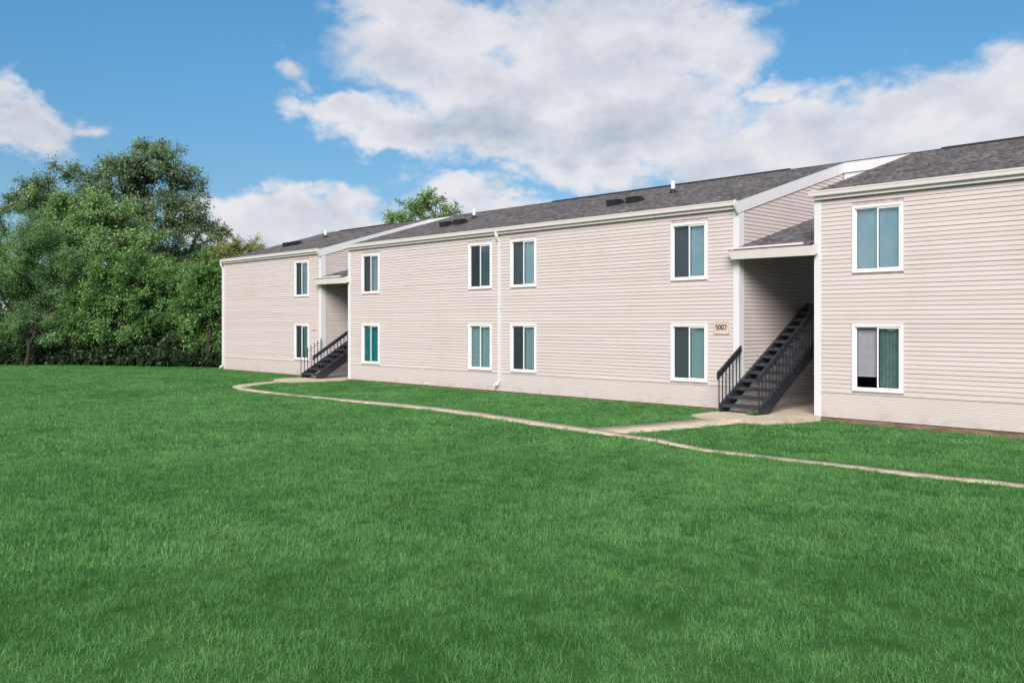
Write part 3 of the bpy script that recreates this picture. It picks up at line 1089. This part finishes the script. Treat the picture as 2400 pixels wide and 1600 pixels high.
# ------------------------------------------------------------------ number plaques
def plaque(x0, x1, z0, z1, label, digits):
    p = thing('number_plaque', ((x0 + x1) / 2, -.02, z0), label, 'sign', 'address plaques')
    MB().box(x0 + .012, x1 - .012, -.038, -.012, z0 + .012, z1 - .012).build('board', M['plaque'], p)
    MB().ring(x0, x1, z0, z1, .020, -.048, -.010).build('rim', M['plaque'], p)
    if not digits:
        for i in range(4):
            w = (x1 - x0 - .1) / 4
            a = x0 + .055 + i * w
            MB().ring(a, a + w * .75, z0 + .12, z1 - .08, .018, -.043, -.0385).build('digit', M['plaque'], p)
        return p
    H, Wd, st = 0.128, 0.062, 0.021
    zc = z0 + .115
    X = x0 + .052

    def stroke(pts, name='digit'):
        """flat numeral made of a ribbon of constant width"""
        pts = np.array(pts, float)
        V, F = [], []
        n = len(pts)
        for i in range(n):
            d = pts[min(i + 1, n - 1)] - pts[max(i - 1, 0)]
            d = d / np.linalg.norm(d)
            nn = np.array([-d[1], d[0]]) * st / 2
            for y in (-.046, -.0385):
                V += [(pts[i][0] + nn[0], y, pts[i][1] + nn[1]), (pts[i][0] - nn[0], y, pts[i][1] - nn[1])]
        for i in range(n - 1):
            a, b = 4 * i, 4 * i + 4
            F += [(a, a + 1, b + 1, b), (a + 2, b + 2, b + 3, a + 3), (a, b, b + 2, a + 2), (a + 1, a + 3, b + 3, b + 1)]
        F += [(0, 2, 3, 1), (4 * n - 4, 4 * n - 3, 4 * n - 1, 4 * n - 2)]
        return V, F

    def arc(cx, cz, rx, rz, a0, a1, n=18):
        return [(cx + rx * math.cos(math.radians(a0 + (a1 - a0) * i / n)), cz + rz * math.sin(math.radians(a0 + (a1 - a0) * i / n))) for i in range(n + 1)]

    def emit(lst):
        V, F = [], []
        for pts in lst:
            v, f = stroke(pts)
            F += [tuple(len(V) + i for i in q) for q in f]
            V += v
        mb = MB()
        mb.V, mb.F = V, F
        mb.build('digit', M['ink'], p)
    r = Wd / 2
    # 5
    c = X + r
    emit([[(c + r * .9, zc + H), (c - r * .75, zc + H), (c - r * .85, zc + H * .52), (c - r * .5, zc + H * .58)] + arc(c - .002, zc + H * .31, r * .95, H * .31, 115, -140)])
    for k in (1, 2):
        c = X + r + k * (Wd + .026)
        emit([arc(c, zc + H / 2, r * .95, H / 2, 90, 450, 28)])
    # 2, set a little crooked with a chipped stroke across it
    c = X + r + 3 * (Wd + .026)
    emit([arc(c, zc + H * .70, r * .88, H * .28, 165, -38, 14) + [(c - r * .8, zc + .004), (c + r * .95, zc + .004)]])
    return p


plaque(-13.555, -13.09, 1.937, 2.268, 'beige address plaque reading 5002 beside the lower right window of the middle block', True)
plaque(-33.87, -33.44, 1.945, 2.246, 'small beige address plaque with faded digits on the far block', False)


# ------------------------------------------------------------------ trees
def at(px, py, d):
    x, y, z = pix_dir(px, py)
    return np.array([x * d, y * d - CAM_D, CAM_H + z * d])


LEAF = {
    'oak': m_leaf((0.050, 0.086, 0.045), (0.265, 0.355, 0.200)),
    'maple': m_leaf((0.055, 0.125, 0.042), (0.345, 0.500, 0.200)),
    'locust': m_leaf((0.039, 0.101, 0.036), (0.234, 0.399, 0.148)),
    'elm': m_leaf((0.040, 0.104, 0.030), (0.222, 0.385, 0.115)),
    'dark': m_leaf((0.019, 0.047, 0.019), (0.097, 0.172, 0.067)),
    'gold': m_leaf((0.069, 0.096, 0.024), (0.343, 0.344, 0.101)),
    'shrub': m_leaf((0.013, 0.030, 0.012), (0.068, 0.119, 0.048)),  # leaf colour darkened to carry the shade under the overhanging crowns
}
LEAF = {k: mat('leaf_' + k, v) for k, v in LEAF.items()}


def leaves_at(centres, size, per, twig, droop, r, outward_from, upbias=0.5):
    """sprays of diamond leaves: every cluster is a handful of twigs with leaves along them"""
    K = len(centres)
    nt = max(3, per // 14)
    nl = per // nt
    # twig directions
    out = centres - outward_from
    out /= np.linalg.norm(out, axis=1)[:, None] + 1e-9
    td = r.normal(size=(K, nt, 3)) + out[:, None, :] * 0.8
    td[..., 2] += 0.25 - droop
    td /= np.linalg.norm(td, axis=2)[..., None]
    tl = twig * r.uniform(0.5, 1.15, size=(K, nt, 1))
    s = r.uniform(0.12, 1.0, size=(K, nt, nl, 1))
    p = centres[:, None, None, :] + td[:, :, None, :] * tl[:, :, None, :] * s
    p[..., 2] -= (s[..., 0] ** 2) * (tl[:, :, None, 0]) * droop * 0.5
    p = p + r.normal(size=p.shape) * twig * 0.10
    p = p.reshape(-1, 3)
    n = len(p)
    d = np.repeat(td.reshape(-1, 3), nl, axis=0) * 0.6 + r.normal(size=(n, 3)) * 0.75
    d[:, 2] -= droop * 0.5
    d /= np.linalg.norm(d, axis=1)[:, None]
    nn = r.normal(size=(n, 3)) * 0.55 + np.repeat(out, nt * nl, axis=0) * 0.7 + np.array([0, 0, upbias + .35])
    sd = np.cross(d, nn)
    sd /= np.linalg.norm(sd, axis=1)[:, None] + 1e-9
    L = size * r.uniform(0.65, 1.3, size=(n, 1))
    W = L * r.uniform(0.28, 0.42, size=(n, 1))
    V = np.stack([p, p + d * L * .45 + sd * W, p + d * L, p + d * L * .45 - sd * W], 1).reshape(-1, 3)
    F = np.arange(n * 4).reshape(-1, 4)
    cl = np.repeat(r.normal(size=K) * 0.13, nt * nl)
    tw = np.repeat(r.normal(size=K * nt) * 0.10, nl)
    tint = np.clip(0.45 + cl + tw + r.normal(size=n) * 0.17, 0, 1)
    return V, F, tint


def skeleton(base, fork, pts, r, wob=0.06, rad0=0.16):
    """trunk plus limbs reaching every foliage cluster; radii by the pipe rule"""
    nodes = [np.array(base), base + (fork - base) * .33 + r.normal(size=3) * [.08, .08, 0], base + (fork - base) * .66 + r.normal(size=3) * [.1, .1, 0], np.array(fork)]
    par = [-1, 0, 1, 2]
    dist = [0, .3, .6, 1.0]
    order = np.argsort(np.linalg.norm(pts - fork, axis=1))
    for i in order:
        q = pts[i]
        N = np.array(nodes)
        dd = np.linalg.norm(N - q, axis=1)
        cost = dd + 0.28 * np.array(dist) + np.maximum(0, N[:, 2] - q[2] - .1) * 1.5
        cost[:2] += 3
        j = int(np.argmin(cost))
        a = N[j]
        L = dd[j]
        k = 2 if L > 1.2 else 1
        prev = j
        for m in range(1, k + 1):
            t = m / k
            x = a + (q - a) * t
            if m < k:
                x = x + r.normal(size=3) * wob * L + np.array([0, 0, -.08 * L])
            nodes.append(x)
            par.append(prev)
            dist.append(dist[prev] + L / k)
            prev = len(nodes) - 1
    n = len(nodes)
    w = np.zeros(n)
    has = np.zeros(n, bool)
    for i in range(n - 1, 0, -1):
        if not has[i]:
            w[i] = 1
        w[par[i]] += w[i]
        has[par[i]] = True
    rad = rad0 * (np.maximum(w, 1) / w[0]) ** 0.47
    rad = np.maximum(rad, 0.011)
    N = np.array(nodes)
    V, F = [], []
    c = 0
    ns = 6
    ang = np.arange(ns) * 2 * math.pi / ns
    for i in range(1, n):
        p, q = N[par[i]], N[i]
        d = q - p
        L = np.linalg.norm(d)
        if L < 1e-5:
            continue
        d /= L
        u = np.cross(d, (0, 0, 1) if abs(d[2]) < .9 else (1, 0, 0))
        u /= np.linalg.norm(u)
        v = np.cross(d, u)
        ring = np.cos(ang)[:, None] * u + np.sin(ang)[:, None] * v
        r0 = min(rad[par[i]], rad[i] * 1.6)
        V.append(np.concatenate([p + ring * r0, q + ring * rad[i]]))
        b = np.arange(ns)
        F.append(c + np.stack([b, (b + 1) % ns, (b + 1) % ns + ns, b + ns], -1))
        c += 2 * ns
    return np.concatenate(V), np.concatenate(F)


def tree(name, base_px, d, blobs, kind, label, clusters, per, leaf, twig, seed, cat='tree', group=None, droop=0.25, fork=0.35, shell=0.55, rad0=0.17, minz=0.25, upbias=0.5, lump=5.5, lump_r=0.42, overhang=0.9):
    """blobs: (px, py, rx px, ry px[, depth offset m]) ellipsoids that make up the crown"""
    r = np.random.default_rng(seed)
    k = d / F_PX
    fw = np.array([-math.sin(YAW), math.cos(YAW), 0])
    rt = np.array([math.cos(YAW), math.sin(YAW), 0])
    B = []
    for bl in blobs:
        dz = (bl[4] if len(bl) > 4 else 0.0) + overhang * (bl[1] - 660) / 100
        B.append((at(bl[0], bl[1], d + dz), bl[2] * k, bl[3] * k))
    vol = np.array([b[1] ** 2 * b[2] for b in B])
    pts = []
    cnt = np.maximum(2, (clusters * vol ** .72 / (vol ** .72).sum()).astype(int))
    for (c, rx, rz), n in zip(B, cnt):
        nl = max(2, int(round(n / lump)))                     # boughs, then foliage clusters round each bough end
        v = r.normal(size=(nl, 3))
        v /= np.linalg.norm(v, axis=1)[:, None]
        v = v * r.uniform(shell, 1.0, size=(nl, 1)) ** 0.7
        ry = min(rx, 3.2)
        L = c + rt * v[:, :1] * rx + fw * v[:, 1:2] * ry + np.array([0, 0, 1]) * v[:, 2:] * rz
        q = L[r.integers(0, nl, n)] + r.normal(size=(n, 3)) * np.array([lump_r, lump_r, lump_r * .62])
        pts.append(q)
    pts = np.concatenate(pts)
    pts = pts[pts[:, 2] > minz]
    bx = at(base_px, HOR, d)
    base = np.array([bx[0], bx[1], float(ground_z(bx[0])) - .05])
    cen = pts.mean(0)
    top = pts[:, 2].max()
    fk = base + (np.array([cen[0], cen[1], base[2]]) - base) * .4 + np.array([0, 0, max(.4, (top - base[2]) * fork)])
    t = thing(name, base, label, cat, group)
    Vs, Fs = skeleton(base, fk, pts, r, rad0=rad0)
    add('trunk', Vs, Fs, M['bark'], t, smooth=True)
    V, F, tint = leaves_at(pts, leaf * .80, int(per * 1.3), twig, droop, r, np.array([cen[0], cen[1], cen[2] - .3 * (top - cen[2])]), upbias)
    add('crown', V, F, LEAF[kind], t, attr=tint)
    return t


WOODS = 'trees along the woodland edge'
tree('oak_tree', 330, 63, [(345, 420, 85, 80), (395, 400, 62, 58), (270, 430, 85, 65), (175, 440, 95, 60), (95, 470, 65, 55), (440, 470, 50, 75), (350, 520, 120, 80), (455, 545, 55, 55), (500, 540, 26, 22), (210, 520, 130, 70), (420, 600, 80, 50)], 'oak',
     'tallest dark green oak rising behind the other trees at left', 620, 150, 0.165, 0.85, 101, group=WOODS, rad0=0.42, fork=.36, shell=.25)
tree('oak_tree', -40, 64, [(-20, 520, 45, 55), (-60, 560, 70, 80), (0, 600, 60, 60)], 'oak', 'dark oak cut off by the left edge behind the locust', 130, 150, 0.165, 0.85, 102, group=WOODS, rad0=0.3, shell=.3)
tree('maple_tree', 215, 55, [(205, 490, 55, 45), (160, 525, 70, 55), (255, 530, 70, 60), (215, 590, 120, 85), (310, 600, 60, 70), (340, 640, 40, 50), (240, 680, 110, 70)], 'maple',
     'light green maple with dense rounded crown in front of the tall oak', 560, 160, 0.15, 0.75, 103, group=WOODS, rad0=0.28, shell=.55)
tree('locust_tree', 82, 50.5, [(75, 545, 55, 38), (45, 590, 70, 50), (130, 600, 80, 55), (60, 660, 85, 60), (160, 660, 75, 60), (30, 720, 60, 40), (130, 735, 80, 35), (-40, 640, 60, 100)], 'locust',
     'feathery bright green locust with dark forked trunk at the left edge', 480, 200, 0.085, 0.72, 104, group=WOODS, rad0=0.24, fork=.30, shell=.35)
tree('locust_tree', 60, 48.5, [(40, 790, 60, 22), (120, 785, 55, 20), (-10, 775, 40, 25), (190, 770, 50, 22), (80, 760, 60, 20), (240, 790, 40, 20)], 'locust', 'low spreading locust boughs hanging over the dark undergrowth at left', 110, 170, 0.085, 0.6, 105, group=WOODS, rad0=0.10, fork=.6, shell=.2, minz=.9)
tree('mulberry_tree', 300, 49.5, [(290, 690, 70, 60), (330, 745, 55, 40), (255, 755, 60, 45), (300, 640, 45, 35), (215, 720, 50, 50)], 'elm', 'bright green broad-leaved tree in the middle of the woodland edge', 300, 150, 0.14, 0.65, 106, group=WOODS, rad0=0.18, shell=.45)
tree('elm_tree', 400, 51, [(405, 640, 50, 38), (380, 680, 60, 55), (440, 665, 50, 45), (425, 720, 55, 55), (370, 750, 45, 45)], 'elm', 'fresh green elm left of the far block, below the roof line', 320, 160, 0.12, 0.62, 107, group=WOODS, rad0=0.17, shell=.5)
tree('mulberry_tree', 492, 47.6, [(485, 680, 40, 55), (478, 740, 38, 45), (500, 770, 40, 45), (500, 640, 36, 34), (490, 810, 30, 22)], 'elm', 'drooping green tree close against the corner of the far block', 260, 160, 0.13, 0.6, 108, group=WOODS, rad0=0.15, shell=.5, droop=.5, minz=.6)
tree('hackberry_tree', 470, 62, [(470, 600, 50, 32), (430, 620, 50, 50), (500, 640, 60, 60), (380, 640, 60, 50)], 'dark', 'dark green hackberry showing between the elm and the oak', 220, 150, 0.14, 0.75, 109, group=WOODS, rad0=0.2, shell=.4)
tree('ash_tree', 575, 60, [(545, 592, 30, 20), (590, 590, 36, 18), (520, 600, 25, 25), (570, 625, 60, 30), (620, 600, 25, 14)], 'gold', 'yellowish green treetop peeping over the roof of the far block', 170, 130, 0.13, 0.6, 110, group=WOODS, rad0=0.16, shell=.3, fork=.5)
tree('ash_tree', 1000, 78, [(1005, 475, 42, 32), (965, 505, 45, 32), (1045, 505, 34, 30), (935, 530, 28, 22), (1000, 535, 65, 40), (1058, 530, 26, 24)], 'maple', 'lone green treetop rising behind the roof of the middle block', 190, 70, 0.20, 0.75, 111, rad0=0.18, shell=.1, fork=.55, overhang=0, lump=3)
# deeper rows that close the wood
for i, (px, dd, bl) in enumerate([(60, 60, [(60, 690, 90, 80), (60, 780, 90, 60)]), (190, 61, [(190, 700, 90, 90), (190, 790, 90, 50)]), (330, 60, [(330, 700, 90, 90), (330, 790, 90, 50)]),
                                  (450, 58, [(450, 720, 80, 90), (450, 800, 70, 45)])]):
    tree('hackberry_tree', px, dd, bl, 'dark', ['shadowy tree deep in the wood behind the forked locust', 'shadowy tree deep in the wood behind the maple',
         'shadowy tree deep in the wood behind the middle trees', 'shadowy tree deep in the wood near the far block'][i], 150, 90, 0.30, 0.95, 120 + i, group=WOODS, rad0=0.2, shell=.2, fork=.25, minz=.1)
# understorey shrubs
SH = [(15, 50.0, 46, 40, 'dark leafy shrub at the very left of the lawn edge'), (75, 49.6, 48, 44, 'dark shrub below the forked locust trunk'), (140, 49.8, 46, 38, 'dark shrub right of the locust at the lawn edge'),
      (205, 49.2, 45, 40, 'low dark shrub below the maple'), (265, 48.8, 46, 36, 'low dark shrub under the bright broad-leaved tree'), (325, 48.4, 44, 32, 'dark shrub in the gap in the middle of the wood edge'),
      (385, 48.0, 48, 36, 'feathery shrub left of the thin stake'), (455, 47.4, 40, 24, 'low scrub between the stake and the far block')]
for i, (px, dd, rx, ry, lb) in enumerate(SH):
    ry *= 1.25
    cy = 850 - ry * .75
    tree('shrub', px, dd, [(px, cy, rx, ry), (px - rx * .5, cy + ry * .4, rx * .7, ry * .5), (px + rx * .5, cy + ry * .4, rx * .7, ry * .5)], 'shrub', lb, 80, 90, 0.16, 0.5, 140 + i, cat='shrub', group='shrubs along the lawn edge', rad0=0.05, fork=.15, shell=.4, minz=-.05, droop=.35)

# weeds and brush that floor the wood
r = np.random.default_rng(5)
n = 900
tt = r.uniform(0, 1, n)
px = -60 + 600 * tt
pts = np.array([at(p, HOR, dd) for p, dd in zip(px, 51.2 - 4.4 * tt + r.uniform(-.25, 2.5, n) * 1.0)])
pts[:, 2] = r.uniform(-.05, .55, n)
V, F, tint = leaves_at(pts, 0.15, 42, 0.38, 0.3, r, pts - [0, 0, 1])
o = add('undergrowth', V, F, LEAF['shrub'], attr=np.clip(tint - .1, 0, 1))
o['kind'] = 'stuff'
o['label'] = 'dark tangled undergrowth along the foot of the trees'
o['category'] = 'undergrowth'

# thin stake at the wood edge
b = at(430, HOR, 48.2)
st = thing('stake', (b[0], b[1], -.1), 'thin pale stake standing at the dark wood edge left of the far block', 'stake')
MB().tube((b[0], b[1], -.15), (b[0] + .02, b[1], 1.08), .012, 8, .010).build('post', M['gutter'], st)

# weeds at the foot of the near stairs
r = np.random.default_rng(9)
c = np.array([[-11.72 + r.normal() * .06, -1.12 + r.normal() * .04, 0.0] for _ in range(7)])
V, F, tint = leaves_at(c, 0.07, 16, 0.10, 0.5, r, c - [0, 0, 1])
V[:, 2] = np.maximum(V[:, 2], 0.001)
wd = add('weed', V, F, LEAF['elm'], attr=tint)
tag(wd, 'small green weed at the foot of the near black staircase', 'weed')


# ------------------------------------------------------------------ grass
def in_poly(P, poly):
    x, y = P[:, 0], P[:, 1]
    ins = np.zeros(len(P), bool)
    j = len(poly) - 1
    for i in range(len(poly)):
        xi, yi = poly[i]
        xj, yj = poly[j]
        c = ((yi > y) != (yj > y)) & (x < (xj - xi) * (y - yi) / (yj - yi + 1e-12) + xi)
        ins ^= c
        j = i
    return ins


def tuft(r, nb, rad, h0, h1, w, lean, segs):
    """one tuft of curved blades, around the origin"""
    V, F, A = [], [], []
    for _ in range(nb):
        a = r.uniform(0, 2 * math.pi)
        q = rad * math.sqrt(r.uniform())
        p = np.array([q * math.cos(a), q * math.sin(a), -.012])
        h = r.uniform(h0, h1)
        az = r.uniform(0, 2 * math.pi)
        phi = min(1.45, abs(r.normal(0.55, 0.38)) * lean)          # how far the blade lies over
        dr = np.array([math.cos(az), math.sin(az), 0])
        tw = r.normal() * .6
        sd = np.array([-math.sin(az + tw), math.cos(az + tw), 0])
        b = len(V)
        ww = w * r.uniform(.7, 1.3)
        tv = r.uniform()
        sp_, cp_ = math.sin(phi), math.cos(phi)

        def at_t(t):
            return p + dr * h * sp_ * t ** 1.5 + np.array([0, 0, h * (cp_ * t + .45 * sp_ * t * (1 - t))])
        for s in range(segs):
            t = s / segs
            c = at_t(t)
            V += [c - sd * ww * .5 * (1 - .55 * t), c + sd * ww * .5 * (1 - .55 * t)]
        V.append(at_t(1.0))
        for s in range(segs - 1):
            F.append((b + 2 * s, b + 2 * s + 1, b + 2 * s + 3, b + 2 * s + 2))
            A.append(tv)
        F.append((b + 2 * segs - 2, b + 2 * segs - 1, b + 2 * segs))
        A.append(tv)
    return V, F, A


def scatter(d0, d1, dens, r):
    """points on the lawn in the band of distances d0..d1 the picture can see"""
    half = math.atan(1200 / F_PX) + (0.55 if d1 < 10 else 0.38 if d1 < 20 else 0.2)
    area = half * (d1 ** 2 - d0 ** 2)
    n = int(area * dens)
    d = np.sqrt(r.uniform(d0 ** 2, d1 ** 2, n))
    a = r.uniform(-half, half, n)
    x = d * np.sin(a - YAW)
    y = d * np.cos(a - YAW) - CAM_D
    P = np.stack([x, y], -1)
    ok = np.ones(n, bool)
    ok &= ~((P[:, 1] > -0.03) & (P[:, 0] > -42.3))            # the buildings
    ok &= ~((P[:, 1] > -0.5 + .0 * P[:, 0]) & (P[:, 0] < -42.3) & (P[:, 1] > 1.2))
    e = at(0, HOR, 51.4)
    f = at(515, HOR, 46.6)
    # lawn ends at the wood
    s = (f[0] - e[0]) * (P[:, 1] - e[1]) - (f[1] - e[1]) * (P[:, 0] - e[0])
    ok &= ~((s > 0) & (P[:, 0] < -42.3))
    for poly in POLYS:
        mn, mxx = poly.min(0) - .1, poly.max(0) + .1
        near = ok & (P[:, 0] > mn[0]) & (P[:, 0] < mxx[0]) & (P[:, 1] > mn[1]) & (P[:, 1] < mxx[1])
        ii = np.where(near)[0]
        if len(ii):
            ok[ii[in_poly(P[ii], poly)]] = False
    return P[ok]


def grass_layer(name, bands, seed):
    """one mesh of tuft prototypes and loose seed points, instanced by geometry nodes"""
    r = np.random.default_rng(seed)
    V, F, A, PID, ISP = [], [], [], [], []
    pts, pid, scl = [], [], []
    proto = 0
    for (d0, d1, dens, nb, rad, h0, h1, w, lean, segs, nproto) in bands:
        ids = []
        for k in range(nproto):
            v, f, a = tuft(r, nb, rad, h0, h1, w, lean, segs)
            b = len(V)
            V += [tuple(x) for x in v]
            F += [tuple(b + i for i in q) for q in f]
            A += a
            PID += [proto] * len(v)
            ids.append(proto)
            proto += 1
        P = scatter(d0, d1, dens, r)
        pts.append(np.c_[P, ground_z(P[:, 0])])
        pid.append(r.choice(ids, len(P)))
        scl.append(r.uniform(.75, 1.25, len(P)))
    pts, pid, scl = np.concatenate(pts), np.concatenate(pid), np.concatenate(scl)
    # clumps: taller and shorter stands of grass
    fx = np.sin(pts[:, 0] * 2.1 + np.sin(pts[:, 1] * 1.3) * 1.7) * np.sin(pts[:, 1] * 1.9 + np.sin(pts[:, 0] * .9) * 2.0)
    scl = scl * (1 + .13 * fx)
    nV = len(V)
    me = bpy.data.meshes.new(name)
    allV = np.concatenate([np.array(V), pts])
    me.from_pydata([tuple(x) for x in allV], [], F)
    me.update()
    at_ = me.attributes.new('tint', 'FLOAT', 'FACE')
    at_.data.foreach_set('value', np.array(A, dtype=np.float32))
    a1 = me.attributes.new('pid', 'INT', 'POINT')
    a1.data.foreach_set('value', np.concatenate([np.array(PID), pid]).astype(np.int32))
    a2 = me.attributes.new('seed_point', 'FLOAT', 'POINT')
    a2.data.foreach_set('value', np.concatenate([np.zeros(nV), np.ones(len(pts))]).astype(np.float32))
    a3 = me.attributes.new('size', 'FLOAT', 'POINT')
    a3.data.foreach_set('value', np.concatenate([np.ones(nV), scl]).astype(np.float32))
    me.materials.append(M['grass'])
    o = bpy.data.objects.new(name, me)
    COL.objects.link(o)
    ng = bpy.data.node_groups.new('grass_scatter', 'GeometryNodeTree')
    ng.interface.new_socket('Geometry', in_out='INPUT', socket_type='NodeSocketGeometry')
    ng.interface.new_socket('Geometry', in_out='OUTPUT', socket_type='NodeSocketGeometry')
    N, Lk = ng.nodes, ng.links
    gi, go = N.new('NodeGroupInput'), N.new('NodeGroupOutput')

    def named(nm, typ):
        q = N.new('GeometryNodeInputNamedAttribute')
        q.data_type = typ
        q.inputs['Name'].default_value = nm
        return q.outputs[0]

    def cmp(sock, val, typ='INT'):
        q = N.new('FunctionNodeCompare')
        q.data_type = typ
        q.operation = 'EQUAL' if typ == 'INT' else 'GREATER_THAN'
        if typ == 'INT':
            Lk.new(sock, q.inputs[2])
            q.inputs[3].default_value = val
        else:
            Lk.new(sock, q.inputs[0])
            q.inputs[1].default_value = val
        return q.outputs[0]
    sp = N.new('GeometryNodeSeparateGeometry')
    sp.domain = 'POINT'
    Lk.new(gi.outputs[0], sp.inputs[0])
    Lk.new(cmp(named('seed_point', 'FLOAT'), 0.5, 'FLOAT'), sp.inputs[1])
    seeds, protos = sp.outputs[0], sp.outputs[1]
    join = N.new('GeometryNodeJoinGeometry')
    rv = N.new('FunctionNodeRandomValue')
    rv.data_type = 'FLOAT_VECTOR'
    rv.inputs[0].default_value = (-.10, -.10, 0)
    rv.inputs[1].default_value = (.10, .10, 6.283)
    for k in range(proto):
        pr = N.new('GeometryNodeSeparateGeometry')
        pr.domain = 'POINT'
        Lk.new(protos, pr.inputs[0])
        Lk.new(cmp(named('pid', 'INT'), k), pr.inputs[1])
        ip = N.new('GeometryNodeInstanceOnPoints')
        Lk.new(seeds, ip.inputs['Points'])
        Lk.new(cmp(named('pid', 'INT'), k), ip.inputs['Selection'])
        Lk.new(pr.outputs[0], ip.inputs['Instance'])
        Lk.new(rv.outputs[0], ip.inputs['Rotation'])
        Lk.new(named('size', 'FLOAT'), ip.inputs['Scale'])
        Lk.new(ip.outputs[0], join.inputs[0])
    Lk.new(join.outputs[0], go.inputs[0])
    md = o.modifiers.new('scatter', 'NODES')
    md.node_group = ng
    o['kind'] = 'stuff'
    return o


#            d0   d1  tufts/m2 blades radius h0    h1    width  lean segs protos
g = grass_layer('grass', [(1.5, 9.5, 105, 50, .085, .036, .090, .0040, 1.45, 3, 9),
                          (9.5, 17, 100, 44, .10, .040, .090, .0058, 1.5, 3, 6),
                          (17, 30, 46, 42, .15, .038, .085, .0092, 1.5, 2, 5),
                          (30, 56, 22, 42, .22, .038, .080, .0145, 1.5, 1, 4)], 77)
g['label'] = 'short mown green grass covering the whole lawn'
g['category'] = 'grass'
print('objects', len(bpy.data.objects))
